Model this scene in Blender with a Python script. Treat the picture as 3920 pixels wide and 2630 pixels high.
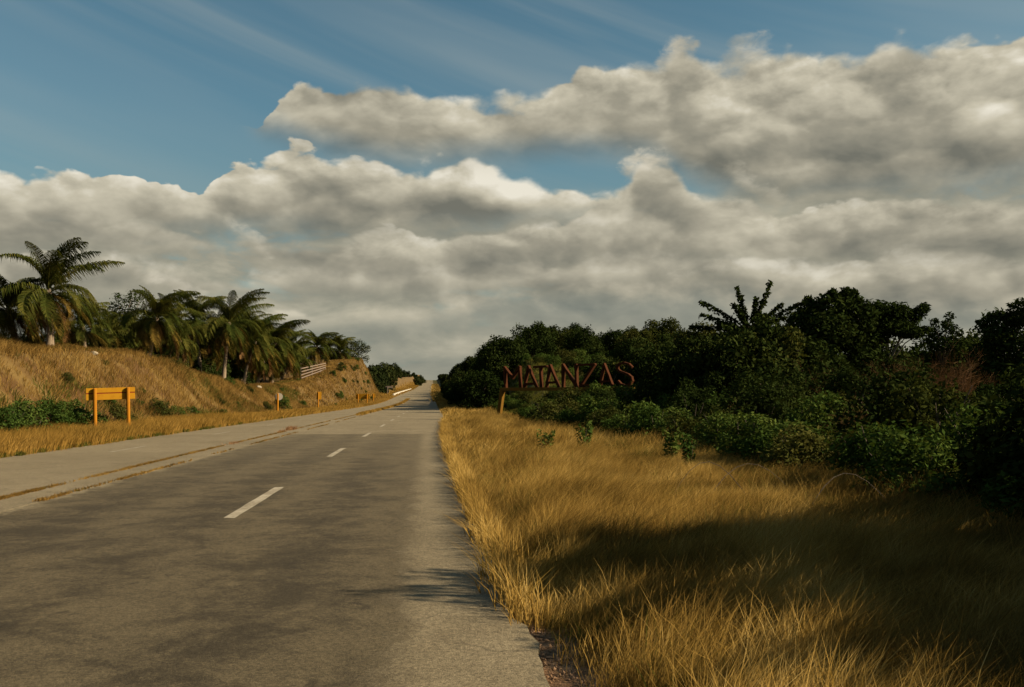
import bpy, math, random
import numpy as np
from mathutils import Vector, Matrix

for o in list(bpy.data.objects): bpy.data.objects.remove(o)
scene = bpy.context.scene
C = scene.collection
R = math.radians
PI = math.pi

# ------------------------------------------------------------------ camera
FPX = 3480.0                 # focal length in photograph pixels (3920 wide)
EYE = 1.75
YAW, PITCH = R(5.34), R(3.37)
cam_data = bpy.data.cameras.new('camera')
cam_data.sensor_width = 36.0
cam_data.lens = 36.0 * FPX / 3920.0
cam_data.clip_start = 0.1
cam_data.clip_end = 12000
cam = bpy.data.objects.new('camera', cam_data)
C.objects.link(cam)
cam.location = (0, 0, EYE)
cam.rotation_euler = (R(90) + PITCH, 0, -YAW)
scene.camera = cam
scene.render.resolution_x, scene.render.resolution_y = 1024, 687

# survey helper: bearing of a photograph pixel, used to find where things stand
_f = np.array([math.sin(YAW)*math.cos(PITCH), math.cos(YAW)*math.cos(PITCH), math.sin(PITCH)])
_r = np.array([math.cos(YAW), -math.sin(YAW), 0.0])
_u = np.cross(_r, _f)
def ray(px, py): return _f + (px-1960)/FPX*_r - (py-1315)/FPX*_u
def at_y(px, py, Y):
    d = ray(px, py); p = d*(Y/d[1]); return Vector((p[0], p[1], p[2]+EYE))
def at_x(px, py, X):
    d = ray(px, py); p = d*(X/d[0]); return Vector((p[0], p[1], p[2]+EYE))
def azel(px, py):
    d = ray(px, py); d = d/np.linalg.norm(d)
    return math.atan2(d[0], d[1]), math.asin(d[2])

# ------------------------------------------------------------------ light
SUN_EL, SUN_BACK = R(30), R(14)       # sun stands to the right, a little behind the camera
SUN = Vector((math.cos(SUN_EL)*math.cos(SUN_BACK), -math.cos(SUN_EL)*math.sin(SUN_BACK), math.sin(SUN_EL)))
sl = bpy.data.lights.new('sun', 'SUN')
sl.energy = 5.0
sl.angle = R(0.55)
sl.color = (1.0, 0.80, 0.52)
so = bpy.data.objects.new('sun', sl)
so.rotation_euler = (-SUN).to_track_quat('-Z', 'Y').to_euler()
so.location = (30, -5, 25)
C.objects.link(so)
scene.view_settings.view_transform = 'Standard'
scene.view_settings.look = 'None'
EXPO = 1.2
scene.view_settings.exposure = EXPO
scene.view_settings.gamma = 1.0
scene.view_settings.use_curve_mapping = False
scene.render.engine = 'CYCLES'
scene.cycles.filter_width = 1.5
scene.cycles.max_bounces = 4
scene.cycles.diffuse_bounces = 2
scene.cycles.transmission_bounces = 2
scene.cycles.transparent_max_bounces = 6

# ------------------------------------------------------------------ node helpers
def lin(r, g, b):
    f = lambda c: (c/255)/12.92 if c/255 <= 0.04045 else ((c/255+0.055)/1.055)**2.4
    return (f(r), f(g), f(b), 1.0)
class NT:
    def __init__(s, tree): s.t = tree; s.n = tree.nodes; s.l = tree.links
    def put(s, sock, v):
        if isinstance(v, bpy.types.NodeSocket): s.l.new(v, sock)
        elif v is not None: sock.default_value = v
    def node(s, typ, **kw):
        nd = s.n.new(typ)
        for k, v in kw.items(): setattr(nd, k, v)
        return nd
    def m(s, op, a, b=None, c=None, clamp=False):
        nd = s.n.new('ShaderNodeMath'); nd.operation = op; nd.use_clamp = clamp
        s.put(nd.inputs[0], a); s.put(nd.inputs[1], b)
        if c is not None: s.put(nd.inputs[2], c)
        return nd.outputs[0]
    def sm(s, x, a, b, lo=0.0, hi=1.0):
        nd = s.n.new('ShaderNodeMapRange'); nd.interpolation_type = 'SMOOTHSTEP'
        s.put(nd.inputs[0], x); s.put(nd.inputs[1], a); s.put(nd.inputs[2], b); s.put(nd.inputs[3], lo); s.put(nd.inputs[4], hi)
        return nd.outputs[0]
    def mix(s, f, a, b, blend='MIX'):
        nd = s.n.new('ShaderNodeMix'); nd.data_type = 'RGBA'; nd.blend_type = blend
        s.put(nd.inputs[0], f); s.put(nd.inputs[6], a); s.put(nd.inputs[7], b)
        return nd.outputs[2]
    def noise(s, vec, scale, detail=5, rough=0.55, dist=0.0):
        nd = s.n.new('ShaderNodeTexNoise'); s.put(nd.inputs['Vector'], vec)
        nd.inputs['Scale'].default_value = scale; nd.inputs['Detail'].default_value = detail
        nd.inputs['Roughness'].default_value = rough; nd.inputs['Distortion'].default_value = dist
        return nd.outputs[0]
    def node_color(s, vec, scale):
        nd = s.n.new('ShaderNodeTexNoise'); s.put(nd.inputs['Vector'], vec); nd.inputs['Scale'].default_value = scale; nd.inputs['Detail'].default_value = 3
        return nd.outputs[1]
    def vm(s, op, a, b=None):
        nd = s.n.new('ShaderNodeVectorMath'); nd.operation = op
        s.put(nd.inputs[0], a); s.put(nd.inputs[1], b)
        return nd.outputs[0]
    def ramp(s, fac, stops):
        nd = s.n.new('ShaderNodeValToRGB'); s.put(nd.inputs[0], fac)
        e = nd.color_ramp.elements
        e[0].position, e[0].color = stops[0]; e[1].position, e[1].color = stops[-1]
        for p, c in stops[1:-1]: x = e.new(p); x.color = c
        return nd.outputs[0]
    def curve(s, x, pts):
        nd = s.n.new('ShaderNodeFloatCurve'); s.put(nd.inputs['Value'], x)
        cu = nd.mapping.curves[0]
        pts = sorted(pts)
        cu.points[0].location = (0.0, pts[0][1]); cu.points[1].location = (1.0, pts[-1][1])
        for p in pts: cu.points.new(p[0], p[1])
        nd.mapping.update()
        return nd.outputs[0]

# ------------------------------------------------------------------ sky: Nishita air plus banks of cumulus
world = bpy.data.worlds.new('World'); scene.world = world; world.use_nodes = True
W = NT(world.node_tree); W.n.clear()
w_out = W.node('ShaderNodeOutputWorld'); w_bg = W.node('ShaderNodeBackground')
BGS = 0.05
w_bg.inputs[1].default_value = BGS
W.l.new(w_bg.outputs[0], w_out.inputs[0])
sky = W.node('ShaderNodeTexSky', sky_type='NISHITA', sun_disc=False, sun_elevation=SUN_EL, sun_rotation=R(90)+SUN_BACK,
             air_density=1.0, dust_density=1.0, ozone_density=1.6)
tc = W.node('ShaderNodeTexCoord')
sep = W.node('ShaderNodeSeparateXYZ'); W.l.new(tc.outputs['Generated'], sep.inputs[0])
dx, dy, dz = sep.outputs
az = W.m('ARCTAN2', dx, dy); el = W.m('ARCSINE', dz)
U = W.m('MULTIPLY_ADD', az, 1/1.6, 0.5, clamp=True)
cmb = W.node('ShaderNodeCombineXYZ')
W.put(cmb.inputs[0], dx); W.put(cmb.inputs[1], dy); W.put(cmb.inputs[2], W.m('MULTIPLY', dz, 1.75))
Pv = cmb.outputs[0]
nA = W.noise(Pv, 9.0, 6, 0.56, 0.25)
nB = W.noise(Pv, 26.0, 4, 0.58, 0.2)
shift = W.vm('ADD', Pv, (0.028, -0.006, 0.042))
nS = W.noise(Pv, 6.5, 5.0, 0.54, 0.2); nS2 = W.noise(shift, 6.5, 5.0, 0.54, 0.2)
nB2 = W.noise(W.vm('ADD', Pv, (0.007, -0.002, 0.011)), 26.0, 4, 0.58, 0.2)
litA = W.m('SUBTRACT', nS, nS2)
lit = W.m('MULTIPLY', litA, 1.05); litB = W.m('SUBTRACT', nB, nB2)
nS0 = W.m('SUBTRACT', nS, 0.5); nA0 = W.m('SUBTRACT', nA, 0.5); nB0 = W.m('SUBTRACT', nB, 0.5)
edge = W.m('ADD', W.m('MULTIPLY', nA0, 0.060), W.m('MULTIPLY', nB0, 0.018))
def voro(vec, scale):
    nd = W.node('ShaderNodeTexVoronoi', feature='F1'); W.put(nd.inputs['Vector'], vec); nd.inputs['Scale'].default_value = scale
    return W.m('SUBTRACT', 0.42, nd.outputs['Distance'])
warp = W.vm('ADD', Pv, W.vm('MULTIPLY', W.vm('SUBTRACT', W.node_color(Pv, 20.0), (0.5, 0.5, 0.5)), (0.05, 0.05, 0.05)))
vA = voro(warp, 15.0); vB = voro(warp, 34.0)
vA2 = voro(W.vm('ADD', warp, (0.010, -0.002, 0.018)), 15.0)
edge = W.m('ADD', edge, W.m('ADD', W.m('MULTIPLY', vA, 0.034), W.m('MULTIPLY', vB, 0.018)))
lit = W.m('ADD', lit, W.m('ADD', W.m('MULTIPLY', W.m('SUBTRACT', vA, vA2), 0.42), W.m('MULTIPLY', vB, 0.12)))
nC0 = W.m('SUBTRACT', W.noise(Pv, 48.0, 3, 0.62, 0.3), 0.5)
soft_n = W.noise(Pv, 5.0, 2, 0.5)
K = 1.0/(BGS*2**EXPO)
def kc(r, g, b, s=1.0):
    c = lin(r, g, b); return (c[0]*K*s, c[1]*K*s, c[2]*K*s, 1)
# clear air, with thin cirrus streaks high up
col = W.mix(1.0, sky.outputs[0], (0.60, 0.82, 0.71, 1), 'MULTIPLY')
cm2 = W.node('ShaderNodeCombineXYZ')
W.put(cm2.inputs[0], W.m('ADD', W.m('MULTIPLY', az, 1.3), W.m('MULTIPLY', el, 2.2)))
W.put(cm2.inputs[1], W.m('ADD', W.m('MULTIPLY', el, 7.5), W.m('MULTIPLY', az, 2.2)))
cir = W.noise(cm2.outputs[0], 1.15, 4, 0.52, 0.8)
cirf = W.m('MULTIPLY', W.sm(cir, 0.38, 0.74), W.sm(el, 0.10, 0.30, 0.25, 0.36))
col = W.mix(cirf, col, kc(165, 172, 168))
# low pale haze near the horizon
col = W.mix(W.sm(el, 0.34, 0.0, 0.0, 0.75), col, kc(136, 146, 138))

def pts(lst):
    out = []
    for px, py in lst:
        a, e = azel(px, py); out.append((a/1.6+0.5, e/0.6))
    return out
cm3 = W.node('ShaderNodeCombineXYZ')
W.put(cm3.inputs[0], dx); W.put(cm3.inputs[1], dy); W.put(cm3.inputs[2], W.m('MULTIPLY', dz, 2.9))
dk1 = W.noise(cm3.outputs[0], 7.0, 6, 0.56, 0.3); dk2 = W.noise(W.vm('ADD', cm3.outputs[0], (0.012, 0, 0.040)), 7.0, 6, 0.56, 0.3)
def deck(col, top):
    t = W.m('MULTIPLY', W.curve(U, pts(top)), 0.6)
    al = W.m('MULTIPLY', W.sm(W.m('SUBTRACT', W.m('ADD', t, edge), el), -0.005, 0.05), W.sm(dk1, 0.30, 0.43))
    br = W.m('ADD', W.m('MULTIPLY', W.m('SUBTRACT', dk1, dk2), 1.3), W.m('MULTIPLY_ADD', W.m('SUBTRACT', dk1, 0.5), 0.5, 0.44), clamp=True)
    c = W.ramp(br, [(0.0, kc(120, 125, 117)), (0.42, kc(157, 155, 138)), (0.75, kc(192, 185, 163)), (1.0, kc(216, 208, 186))])
    return W.mix(al, col, c)
def bank(col, top, base, amp=1.0, soft=0.008, bsoft=0.035, dark=(115, 115, 105), mid=(158, 153, 136), light=(198, 191, 170), bright=(234, 228, 211), gain=1.0, bias=0.0):
    t = W.m('MULTIPLY', W.curve(U, pts(top)), 0.6); b = W.m('MULTIPLY', W.curve(U, pts(base)), 0.6)
    te = W.m('ADD', t, W.m('MULTIPLY', edge, amp))
    be = W.m('ADD', b, W.m('MULTIPLY', nA0, 0.03))
    thick = W.m('MAXIMUM', W.m('SUBTRACT', t, b), 0.004)
    sf = W.m('MULTIPLY_ADD', W.sm(soft_n, 0.40, 0.62), soft*2.2, soft*0.5)
    a1 = W.m('DIVIDE', W.m('SUBTRACT', te, el), sf, clamp=True)
    a1 = W.sm(a1, 0.0, 1.0)
    a2 = W.sm(W.m('SUBTRACT', el, be), -bsoft*0.45, bsoft*0.55)
    alive = W.sm(W.m('SUBTRACT', t, b), 0.002, 0.02)
    alpha = W.m('MULTIPLY', W.m('MULTIPLY', a1, a2), alive)
    depth = W.m('DIVIDE', W.m('SUBTRACT', el, b), thick)
    br = W.m('MULTIPLY_ADD', W.m('MINIMUM', W.m('MAXIMUM', depth, 0.0), 1.15), 0.46, 0.17+bias)
    br = W.m('ADD', br, W.m('MULTIPLY', lit, 1.30*gain))
    br = W.m('ADD', br, W.m('MULTIPLY', nS0, 0.25))
    br = W.m('ADD', br, W.m('MULTIPLY', litB, W.sm(depth, 0.25, 0.95, 0.12, 0.80)))
    rim = W.sm(W.m('SUBTRACT', te, el), 0.045, 0.0, 0.0, 0.16)
    br = W.m('ADD', br, rim, clamp=True)
    c = W.ramp(br, [(0.0, kc(*dark)), (0.38, kc(*mid)), (0.70, kc(*light)), (1.0, kc(*bright))])
    return W.mix(alpha, col, c)

def puff(col, px, py, rx, ry, rot=0.0, strength=1.0, tone=(214, 206, 186), tone2=(168, 162, 143)):
    """a single brighter cumulus head or torn wisp"""
    a0, e0 = azel(px, py); rx, ry = rx/FPX*1.15, ry/FPX*1.15; c_, s_ = math.cos(rot), math.sin(rot)
    u0 = W.m('ADD', W.m('SUBTRACT', az, a0), W.m('MULTIPLY', nB0, 0.040)); v0 = W.m('ADD', W.m('SUBTRACT', el, e0), W.m('MULTIPLY', nA0, 0.042))
    u = W.m('ADD', W.m('MULTIPLY', u0, c_/rx), W.m('MULTIPLY', v0, s_/rx)); v = W.m('SUBTRACT', W.m('MULTIPLY', v0, c_/ry), W.m('MULTIPLY', u0, s_/ry))
    d2 = W.m('ADD', W.m('MULTIPLY', u, u), W.m('MULTIPLY', v, v))
    f = W.m('ADD', W.m('SUBTRACT', 1.0, d2), W.m('MULTIPLY', nC0, 2.2))
    al = W.m('MULTIPLY', W.sm(f, -0.15, 1.3), W.m('MULTIPLY', W.sm(v, -1.1, 0.3, 0.0, 1.0), strength))
    c = W.mix(W.sm(W.m('ADD', W.m('MULTIPLY', lit, 1.6), W.m('MULTIPLY', v, 0.35)), -0.25, 0.35), kc(*tone2), kc(*tone))
    return W.mix(al, col, c)
col = deck(col, [(-200, 640), (400, 700), (800, 760), (1300, 700), (2000, 690), (2500, 720), (2700, 620), (3000, 560), (4100, 520)])
far = dict(dark=(121, 126, 118), mid=(147, 148, 135), light=(182, 176, 156), bright=(212, 204, 182))
col = bank(col, [(-200, 1300), (400, 1300), (1000, 1290), (1300, 1280), (1700, 1290), (2200, 1270), (3000, 1250), (4100, 1250)],
           [(-200, 1420), (1500, 1390), (2500, 1420), (4100, 1420)], amp=0.35, soft=0.014, bsoft=0.05, **far)
col = bank(col, [(-200, 1130), (300, 1140), (700, 1150), (1000, 1180), (1300, 1180), (1700, 1120), (2000, 1070), (2400, 1050), (2700, 1070), (3100, 1040), (3600, 1070), (4100, 1080)],
           [(-200, 1290), (600, 1300), (1200, 1260), (1800, 1280), (2600, 1290), (3300, 1300), (4100, 1300)], amp=0.6, soft=0.012, bsoft=0.06, **far)
col = bank(col, [(-200, 940), (500, 960), (800, 1010), (1000, 1020), (1300, 990), (1500, 1000), (1800, 990), (2200, 960), (2500, 950), (2900, 980), (3200, 970), (3500, 930), (4100, 940)],
           [(-200, 1130), (700, 1130), (1200, 1130), (1700, 1140), (2200, 1120), (2700, 1110), (3200, 1170), (3700, 1180), (4100, 1180)], amp=0.6, bsoft=0.05)
col = bank(col, [(-200, 760), (400, 800), (800, 880), (1000, 880), (1300, 880), (1700, 870), (2000, 840), (2200, 810), (2400, 740), (2700, 680), (2850, 720), (3000, 770), (3300, 750), (3600, 720), (4100, 700)],
           [(-200, 970), (600, 960), (900, 990), (1300, 1090), (1700, 1080), (2100, 1050), (2500, 1040), (3000, 1020), (3300, 1010), (4100, 1000)], amp=0.7, bsoft=0.05)
col = bank(col, [(-200, 640), (150, 640), (300, 650), (450, 610), (570, 630), (680, 670), (750, 715), (790, 700), (830, 645), (950, 600), (1050, 575), (1150, 545), (1300, 590), (1500, 600), (1700, 600), (1850, 600), (2000, 660), (2150, 700), (2300, 740), (2400, 690), (2480, 580), (2560, 590), (2650, 680), (2800, 760), (3000, 830), (4100, 840)],
           [(-200, 900), (300, 920), (500, 930), (750, 900), (1000, 890), (1400, 900), (1700, 890), (2000, 870), (2400, 870), (2700, 870), (3000, 845), (4100, 850)], amp=0.7, soft=0.006, bsoft=0.05, bias=0.05)
col = bank(col, [(-200, 520), (900, 480), (1000, 440), (1080, 370), (1160, 300), (1280, 275), (1420, 240), (1520, 260), (1620, 300), (1750, 320), (1900, 345), (2050, 340), (2170, 290), (2270, 215), (2400, 220), (2530, 225), (2620, 160), (2700, 230), (2760, 235), (2860, 170), (2950, 185), (3040, 145), (3180, 155), (3300, 185), (3430, 155), (3520, 185), (3650, 125), (3800, 100), (4100, 70)],
           [(-200, 525), (900, 490), (1050, 510), (1300, 580), (1700, 620), (2000, 600), (2200, 580), (2450, 600), (2700, 700), (2900, 760), (3200, 760), (3500, 730), (4100, 690)], amp=0.75, soft=0.007, bsoft=0.055, bias=0.03)
for args in ((960, 920, 120, 34, -0.75, .7), (650, 1105, 100, 42, -0.2, .9), (2480, 650, 95, 85, 0.2, 1.0), (2600, 235, 75, 80, 0.1, .95), (2860, 230, 90, 80, -0.3, .7), (3430, 225, 80, 60, 0.0, .8), (2900, 720, 130, 45, -0.55, .6), (2680, 1040, 130, 36, 0.1, .5)):
    col = puff(col, *args)
W.put(w_bg.inputs[0], col)
world.cycles.sampling_method = 'MANUAL'; world.cycles.sample_map_resolution = 512

# ------------------------------------------------------------------ object helpers
def tag(o, label=None, cat=None, group=None, kind=None):
    if label: o['label'] = label
    if cat: o['category'] = cat
    if group: o['group'] = group
    if kind: o['kind'] = kind
    return o
def empty(name, loc, label, cat, group=None, rz=0.0, sc=1.0):
    o = bpy.data.objects.new(name, None); C.objects.link(o)
    o.location = loc; o.rotation_euler = (0, 0, rz); o.scale = (sc, sc, sc) if not isinstance(sc, tuple) else sc
    o.empty_display_size = 0.2
    return tag(o, label, cat, group)
def link(name, me, parent=None, mat=None):
    o = bpy.data.objects.new(name, me); C.objects.link(o)
    if parent: o.parent = parent
    if mat and not me.materials: me.materials.append(mat)
    return o
def np_mesh(name, V, F, mat=None, rnd=None, smooth=False):
    V = np.ascontiguousarray(V, dtype=np.float32); F = np.ascontiguousarray(F, dtype=np.int32)
    me = bpy.data.meshes.new(name); k = F.shape[1]
    me.vertices.add(len(V)); me.vertices.foreach_set('co', V.ravel())
    me.loops.add(F.size); me.loops.foreach_set('vertex_index', F.ravel())
    me.polygons.add(len(F)); me.polygons.foreach_set('loop_start', np.arange(0, F.size, k, dtype=np.int32))
    me.polygons.foreach_set('loop_total', np.full(len(F), k, dtype=np.int32))
    me.polygons.foreach_set('use_smooth', np.full(len(F), bool(smooth)))
    if rnd is not None:
        a = me.attributes.new('rnd', 'FLOAT', 'POINT'); a.data.foreach_set('value', np.ascontiguousarray(rnd, dtype=np.float32))
    me.update(calc_edges=True); me.validate()
    if mat: me.materials.append(mat)
    return me
class MB:
    """collects shapes into one mesh"""
    def __init__(s): s.v = []; s.f = []
    def box(s, c, size, rot=None):
        n = len(s.v); hx, hy, hz = size[0]/2, size[1]/2, size[2]/2
        b = min(hx, hy, hz)*0.12
        for x, y, z in ((-hx,-hy,-hz),(hx,-hy,-hz),(hx,hy,-hz),(-hx,hy,-hz),(-hx,-hy,hz),(hx,-hy,hz),(hx,hy,hz),(-hx,hy,hz)):
            p = Vector((x, y, z))
            if rot is not None: p = rot @ p
            s.v.append(tuple(p + Vector(c)))
        s.f += [tuple(n+i for i in q) for q in ((0,3,2,1),(4,5,6,7),(0,1,5,4),(1,2,6,5),(2,3,7,6),(3,0,4,7))]
        return s
    def bar(s, p0, p1, w, d, side):
        """box beam from p0 to p1; d measured along 'side'"""
        p0, p1, side = Vector(p0), Vector(p1), Vector(side).normalized()
        ax = (p1-p0); L = ax.length; ax.normalize(); wv = ax.cross(side).normalized()
        m = Matrix((ax, wv, side)).transposed()
        return s.box((p0+p1)/2, (L, w, d), m)
    def tube(s, path, rad, sides=8, cap=True):
        path = [Vector(p) for p in path]; n0 = len(s.v)
        ref = Vector((0.31, 0.2, 0.93))
        for i, p in enumerate(path):
            t = (path[min(i+1, len(path)-1)]-path[max(i-1, 0)]).normalized()
            a = t.cross(ref)
            if a.length < 0.1: a = t.cross(Vector((1, 0, 0)))
            a.normalize(); b = t.cross(a)
            for k in range(sides):
                th = 2*PI*k/sides
                s.v.append(tuple(p + (a*math.cos(th)+b*math.sin(th))*rad[i]))
        for i in range(len(path)-1):
            for k in range(sides):
                k2 = (k+1) % sides
                s.f.append((n0+i*sides+k, n0+i*sides+k2, n0+(i+1)*sides+k2, n0+(i+1)*sides+k))
        if cap:
            s.f.append(tuple(n0+k for k in range(sides))[::-1])
            e = n0+(len(path)-1)*sides
            s.f.append(tuple(e+k for k in range(sides)))
        return s
    def mesh(s, name, mat=None, bevel=0.0, smooth=False):
        me = bpy.data.meshes.new(name); me.from_pydata(s.v, [], s.f); me.update()
        me.polygons.foreach_set('use_smooth', np.full(len(me.polygons), bool(smooth)))
        if bevel > 0:
            import bmesh
            bm = bmesh.new(); bm.from_mesh(me)
            bmesh.ops.bevel(bm, geom=list(bm.edges), offset=bevel, segments=1, affect='EDGES', clamp_overlap=True)
            bm.to_mesh(me); bm.free()
        if mat: me.materials.append(mat)
        return me

# ------------------------------------------------------------------ materials
ALB = 0.68        # keeps every surface in the range of real-world albedos for the exposure above
def material(name):
    m = bpy.data.materials.new(name); m.use_nodes = True
    t = NT(m.node_tree); t.n.clear()
    out = t.node('ShaderNodeOutputMaterial')
    return m, t, out
def principled(t, out, color, rough=0.85, bump=None, bstr=0.3, bdist=0.02, spec=0.3):
    color = t.mix(1.0, color, rgb(ALB, ALB, ALB), 'MULTIPLY')
    p = t.node('ShaderNodeBsdfPrincipled'); t.put(p.inputs['Base Color'], color); t.put(p.inputs['Roughness'], rough)
    p.inputs['Specular IOR Level'].default_value = spec
    if bump is not None:
        b = t.node('ShaderNodeBump'); b.inputs['Strength'].default_value = bstr; b.inputs['Distance'].default_value = bdist
        t.put(b.inputs['Height'], bump); t.l.new(b.outputs[0], p.inputs['Normal'])
    t.l.new(p.outputs[0], out.inputs[0]); return p
def rgb(r, g, b): return (r, g, b, 1.0)
def leaf_mat(name, stops, trans=0.25, objvar=0.25, nscale=0.35, own=0.55):
    """foliage: per-leaf colour variation, patchy over the plant, some light through the leaf"""
    m, t, out = material(name)
    at = t.node('ShaderNodeAttribute', attribute_name='rnd')
    g = t.node('ShaderNodeNewGeometry')
    oi = t.node('ShaderNodeObjectInfo')
    n = t.noise(g.outputs['Position'], nscale, 3, 0.5)
    f = t.m('ADD', t.m('MULTIPLY', at.outputs['Fac'], own), t.m('MULTIPLY', t.sm(n, 0.34, 0.66), 1.0-own))
    f = t.m('ADD', f, t.m('MULTIPLY', t.m('SUBTRACT', oi.outputs['Random'], 0.5), objvar), clamp=True)
    c = t.ramp(f, [(p_, (q_[0]*ALB, q_[1]*ALB, q_[2]*ALB, 1)) for p_, q_ in stops])
    d = t.node('ShaderNodeBsdfDiffuse'); t.put(d.inputs[0], c)
    tr = t.node('ShaderNodeBsdfTranslucent'); t.put(tr.inputs[0], t.mix(1.0, c, rgb(1.0, 0.95, 0.55), 'MULTIPLY'))
    mx = t.node('ShaderNodeMixShader'); mx.inputs[0].default_value = trans
    t.l.new(d.outputs[0], mx.inputs[1]); t.l.new(tr.outputs[0], mx.inputs[2])
    t.l.new(mx.outputs[0], out.inputs[0])
    return m
M = {}
M['grass_gold'] = leaf_mat('grass_gold', [(0.0, rgb(.085, .075, .020)), (0.22, rgb(.175, .110, .032)), (0.45, rgb(.31, .195, .052)), (0.7, rgb(.44, .290, .082)), (1.0, rgb(.60, .435, .165))], 0.35, 0.0, 0.75, 0.45)
M['grass_verge'] = leaf_mat('grass_verge', [(0.0, rgb(0.1584, 0.1122, 0.0264)), (0.45, rgb(0.3036, 0.1782, 0.0396)), (1.0, rgb(0.3960, 0.2508, 0.0726))], 0.3, 0.0, 0.25)
M['grass_bank'] = leaf_mat('grass_bank', [(0.0, rgb(.060, .068, .016)), (0.3, rgb(.135, .078, .024)), (0.6, rgb(.24, .145, .042)), (1.0, rgb(.34, .235, .080))], 0.25, 0.0, 0.30)
M['grass_green'] = leaf_mat('grass_green', [(0.0, rgb(0.0375, 0.0562, 0.0112)), (0.5, rgb(0.0825, 0.0900, 0.0188)), (1.0, rgb(0.1800, 0.1500, 0.0375))], 0.3, 0.0, 0.5)
M['shrub'] = leaf_mat('shrub', [(0.0, rgb(.025, .05, .012)), (0.5, rgb(.055, .095, .020)), (1.0, rgb(.115, .145, .035))], 0.25, 0.3, 0.6)
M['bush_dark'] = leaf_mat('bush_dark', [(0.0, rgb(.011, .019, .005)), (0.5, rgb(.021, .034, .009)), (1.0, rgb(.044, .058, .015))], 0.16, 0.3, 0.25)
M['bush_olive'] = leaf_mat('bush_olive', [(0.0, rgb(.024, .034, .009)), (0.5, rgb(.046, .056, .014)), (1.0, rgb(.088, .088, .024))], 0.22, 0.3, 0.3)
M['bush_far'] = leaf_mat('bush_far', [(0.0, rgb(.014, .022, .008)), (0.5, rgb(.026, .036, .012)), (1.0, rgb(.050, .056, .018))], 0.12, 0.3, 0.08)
M['dry_twig'] = leaf_mat('dry_twig', [(0.0, rgb(.14, .075, .040)), (0.5, rgb(.23, .13, .070)), (1.0, rgb(.34, .21, .12))], 0.1, 0.1, 0.8)
M['palm_green'] = leaf_mat('palm_green', [(0.0, rgb(0.0238, 0.0374, 0.0085)), (0.5, rgb(0.0553, 0.0680, 0.0145)), (1.0, rgb(0.1190, 0.1105, 0.0255))], 0.28, 0.3, 0.4)
M['palm_old'] = leaf_mat('palm_old', [(0.0, rgb(.045, .046, .010)), (0.5, rgb(.12, .088, .020)), (1.0, rgb(.22, .145, .036))], 0.28, 0.4, 0.5)
M['palm_dead'] = leaf_mat('palm_dead', [(0.0, rgb(0.1275, 0.0638, 0.0255)), (0.5, rgb(0.2125, 0.1148, 0.0467)), (1.0, rgb(0.3060, 0.1870, 0.0850))], 0.2, 0.4, 0.5)

def bark(name, a, b, sc):
    m, t, out = material(name)
    g = t.node('ShaderNodeTexCoord'); mp = t.node('ShaderNodeMapping'); t.l.new(g.outputs['Object'], mp.inputs[0]); mp.inputs['Scale'].default_value = (3, 3, 1)
    n = t.noise(mp.outputs[0], sc, 5, 0.6); principled(t, out, t.mix(n, rgb(*a), rgb(*b)), 0.9, n, 0.6, 0.03); return m
M['bark'] = bark('bark', (.05, .04, .03), (.15, .12, .09), 6)
M['bark_pale'] = bark('bark_pale', (.20, .16, .11), (.36, .30, .22), 5)
M['palm_trunk'] = bark('palm_trunk', (.15, .11, .075), (.33, .26, .19), 9)

def painted(name, c, c2, rust=0.35, rough=0.85):
    m, t, out = material(name)
    g = t.node('ShaderNodeTexCoord'); n = t.noise(g.outputs['Object'], 5.0, 6, 0.65); n2 = t.noise(g.outputs['Object'], 38.0, 4, 0.6)
    f = t.m('MULTIPLY', t.sm(n, 0.45, 0.75), rust); c3 = t.mix(f, rgb(*c), rgb(*c2))
    c3 = t.mix(t.m('MULTIPLY', n2, 0.25), c3, rgb(*c2)); principled(t, out, c3, rough, n2, 0.2, 0.01, 0.08); return m
M['yellow_paint'] = painted('yellow_paint', (.46, .235, .012), (.30, .12, .012), 0.5)
M['orange_paint'] = painted('orange_paint', (.42, .18, .012), (.27, .09, .012), 0.5)
M['letter_paint'] = painted('letter_paint', (.060, .018, .005), (.038, .012, .004), 0.6)
M['beam_paint'] = painted('beam_paint', (.17, .090, .012), (.10, .050, .010), 0.6)
M['white_paint'] = painted('white_paint', (.60, .57, .50), (.36, .32, .26), 0.5)
M['old_wood'] = painted('old_wood', (.24, .19, .16), (.12, .085, .06), 0.7, 0.9)
M['red_line'] = painted('red_line', (.20, .03, .01), (.12, .03, .01), 0.3)
M['gravel'] = painted('gravel', (.34, .22, .14), (.20, .11, .06), 0.7, 0.95)
M['rock'] = painted('rock', (.38, .33, .25), (.22, .17, .12), 0.7, 0.9)

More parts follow.
